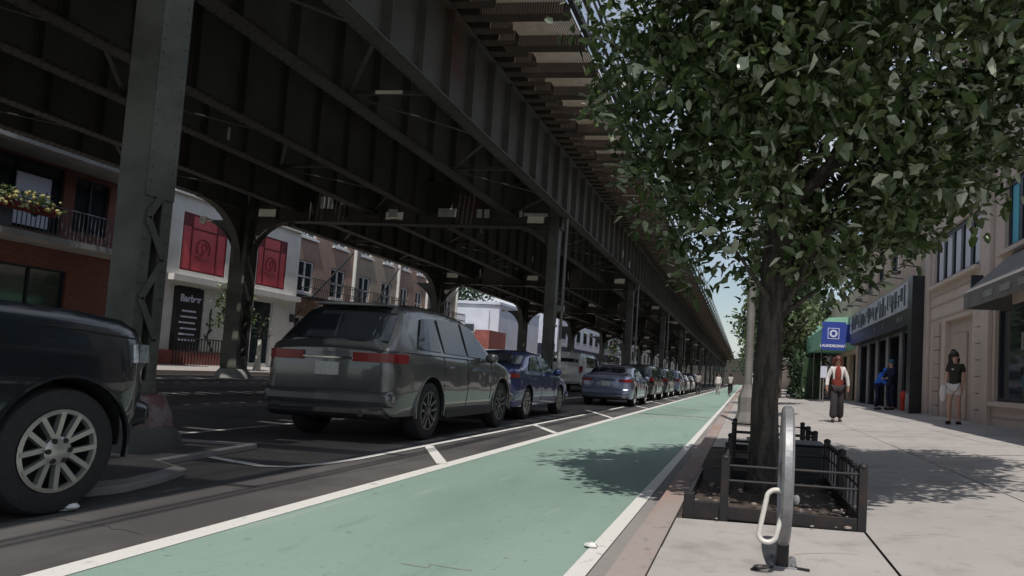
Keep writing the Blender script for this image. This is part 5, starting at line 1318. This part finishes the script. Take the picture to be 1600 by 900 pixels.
b = MB(); b.blob((0, 0, .7), (.09, .12, .2), 12, 8, jit=.05); b.build('pouch', M['c_white'], t, smooth=True); b = MB(); b.tube([(0, .06, .85), (.1, .02, 1.3), (.13, -.03, .88)], .012, 6); b.build('strap', M['c_white'], t)
person('person in a bright blue jacket bending by the black shopfront', 4.55, 25.2, wz(4.55), R(70), 1.6,
    dict(sp=(0, -.08, 1.08), ch=(0, -.16, 1.22), nk=(0, -.24, 1.32), hd0=(0, -.28, 1.37), hd=(0, -.32, 1.42), top=(0, -.33, 1.5), ls=(-.15, -.16, 1.27), rs=(.15, -.16, 1.27), le=(-.2, -.25, 1.05), lw=(-.16, -.4, .95), lh=(-.13, -.46, .92), re=(.2, -.25, 1.05), rw=(.16, -.4, .95), rh=(.13, -.46, .92)),
    dict(top='c_blue', legs='c_navy', grow=.05), 'skin', 'c_blue', .1)
person('person in dark clothes and a teal cap behind the one in the blue jacket', 4.95, 24.9, wz(4.9), R(-60), 1.72,
    dict(le=(-.2, -.08, 1.12), lw=(-.1, -.26, 1.05), lh=(-.06, -.32, 1.04), re=(.2, -.08, 1.12), rw=(.12, -.26, 1.05), rh=(.08, -.32, 1.04)),
    dict(top='c_navy', legs='c_navy', grow=.02), 'skin', 'c_teal', 0)
person('tiny person in pale clothes far away on the bike lane', -2.1, 58, .0, 0, 1.7, dict(la=(-.1, .1, .09), ra=(.1, -.12, .09)), dict(top='c_white', legs='c_grey'), 'skin', 'hair', .1, 'distant figures by the bike lane')
person('tiny person in grey at the edge of the buffer strip, left of the pale one', -3.5, 54, .0, PI, 1.7, None, dict(top='c_grey', legs='c_dark'), 'skin', 'hair', .1, 'distant figures by the bike lane')
# cyclist on the lane
bk = thing('bicycle', 'dark bicycle ridden along the far bike lane near the kerb', 'bicycle', (-1.0, 52, .01))
for y in (-.5, .52):
    b = MB(); b.lathe([(.31, -.018), (.345, -.018), (.345, .018), (.31, .018), (.31, -.018)], (0, 0, 0), 24, 'x'); b.lathe([(.03, -.03), (.03, .03)], (0, 0, 0), 8, 'x')
    for k in range(8): a = PI*2*k/8; b.tube([(0, 0, 0), (0, .32*math.cos(a), .32*math.sin(a))], .003, 4)
    b.build('wheel', M['rubber'], bk, loc=(0, y, .345))
b = MB(); 
for a, c in (((0, -.5, .345), (0, -.1, .3)), ((0, -.5, .345), (0, -.15, .8)), ((0, -.1, .3), (0, -.18, .9)), ((0, -.1, .3), (0, .35, .8)), ((0, -.16, .78), (0, .37, .86)), ((0, .34, .98), (0, .52, .345))): b.tube([a, c], .018, 8)
b.build('frame', M['guard'], bk); b = MB(); b.tube([(-.28, .3, 1.02), (0, .36, 1.0), (.28, .3, 1.02)], .014, 8); b.build('handlebar', M['guard'], bk)
b = MB(); b.blob((0, -.2, .93), (.08, .13, .035), 10, 6); b.build('saddle', M['black'], bk, smooth=True)
person('cyclist in a tan top riding the bicycle along the far bike lane', -1.0, 52, .01, PI, 1.7,
    dict(pel=(0, .2, .98), lhp=(-.09, .16, .95), rhp=(.09, .16, .95), sp=(0, .12, 1.13), ch=(0, 0, 1.3), nk=(0, -.08, 1.42), hd0=(0, -.11, 1.48), hd=(0, -.13, 1.56), top=(0, -.12, 1.64), ls=(-.15, -.02, 1.36), rs=(.15, -.02, 1.36),
         le=(-.22, -.14, 1.18), lw=(-.26, -.28, 1.07), lh=(-.27, -.33, 1.04), re=(.22, -.14, 1.18), rw=(.26, -.28, 1.07), rh=(.27, -.33, 1.04), lk=(-.1, -.18, .72), la=(-.1, .1, .36), lt=(-.11, -.02, .3), rk=(.1, -.1, .55), ra=(.1, .12, .17), rt=(.11, .0, .12)),
    dict(top='c_grey', legs='c_dark'), 'skindk', 'hair', .08, 'distant figures by the bike lane')
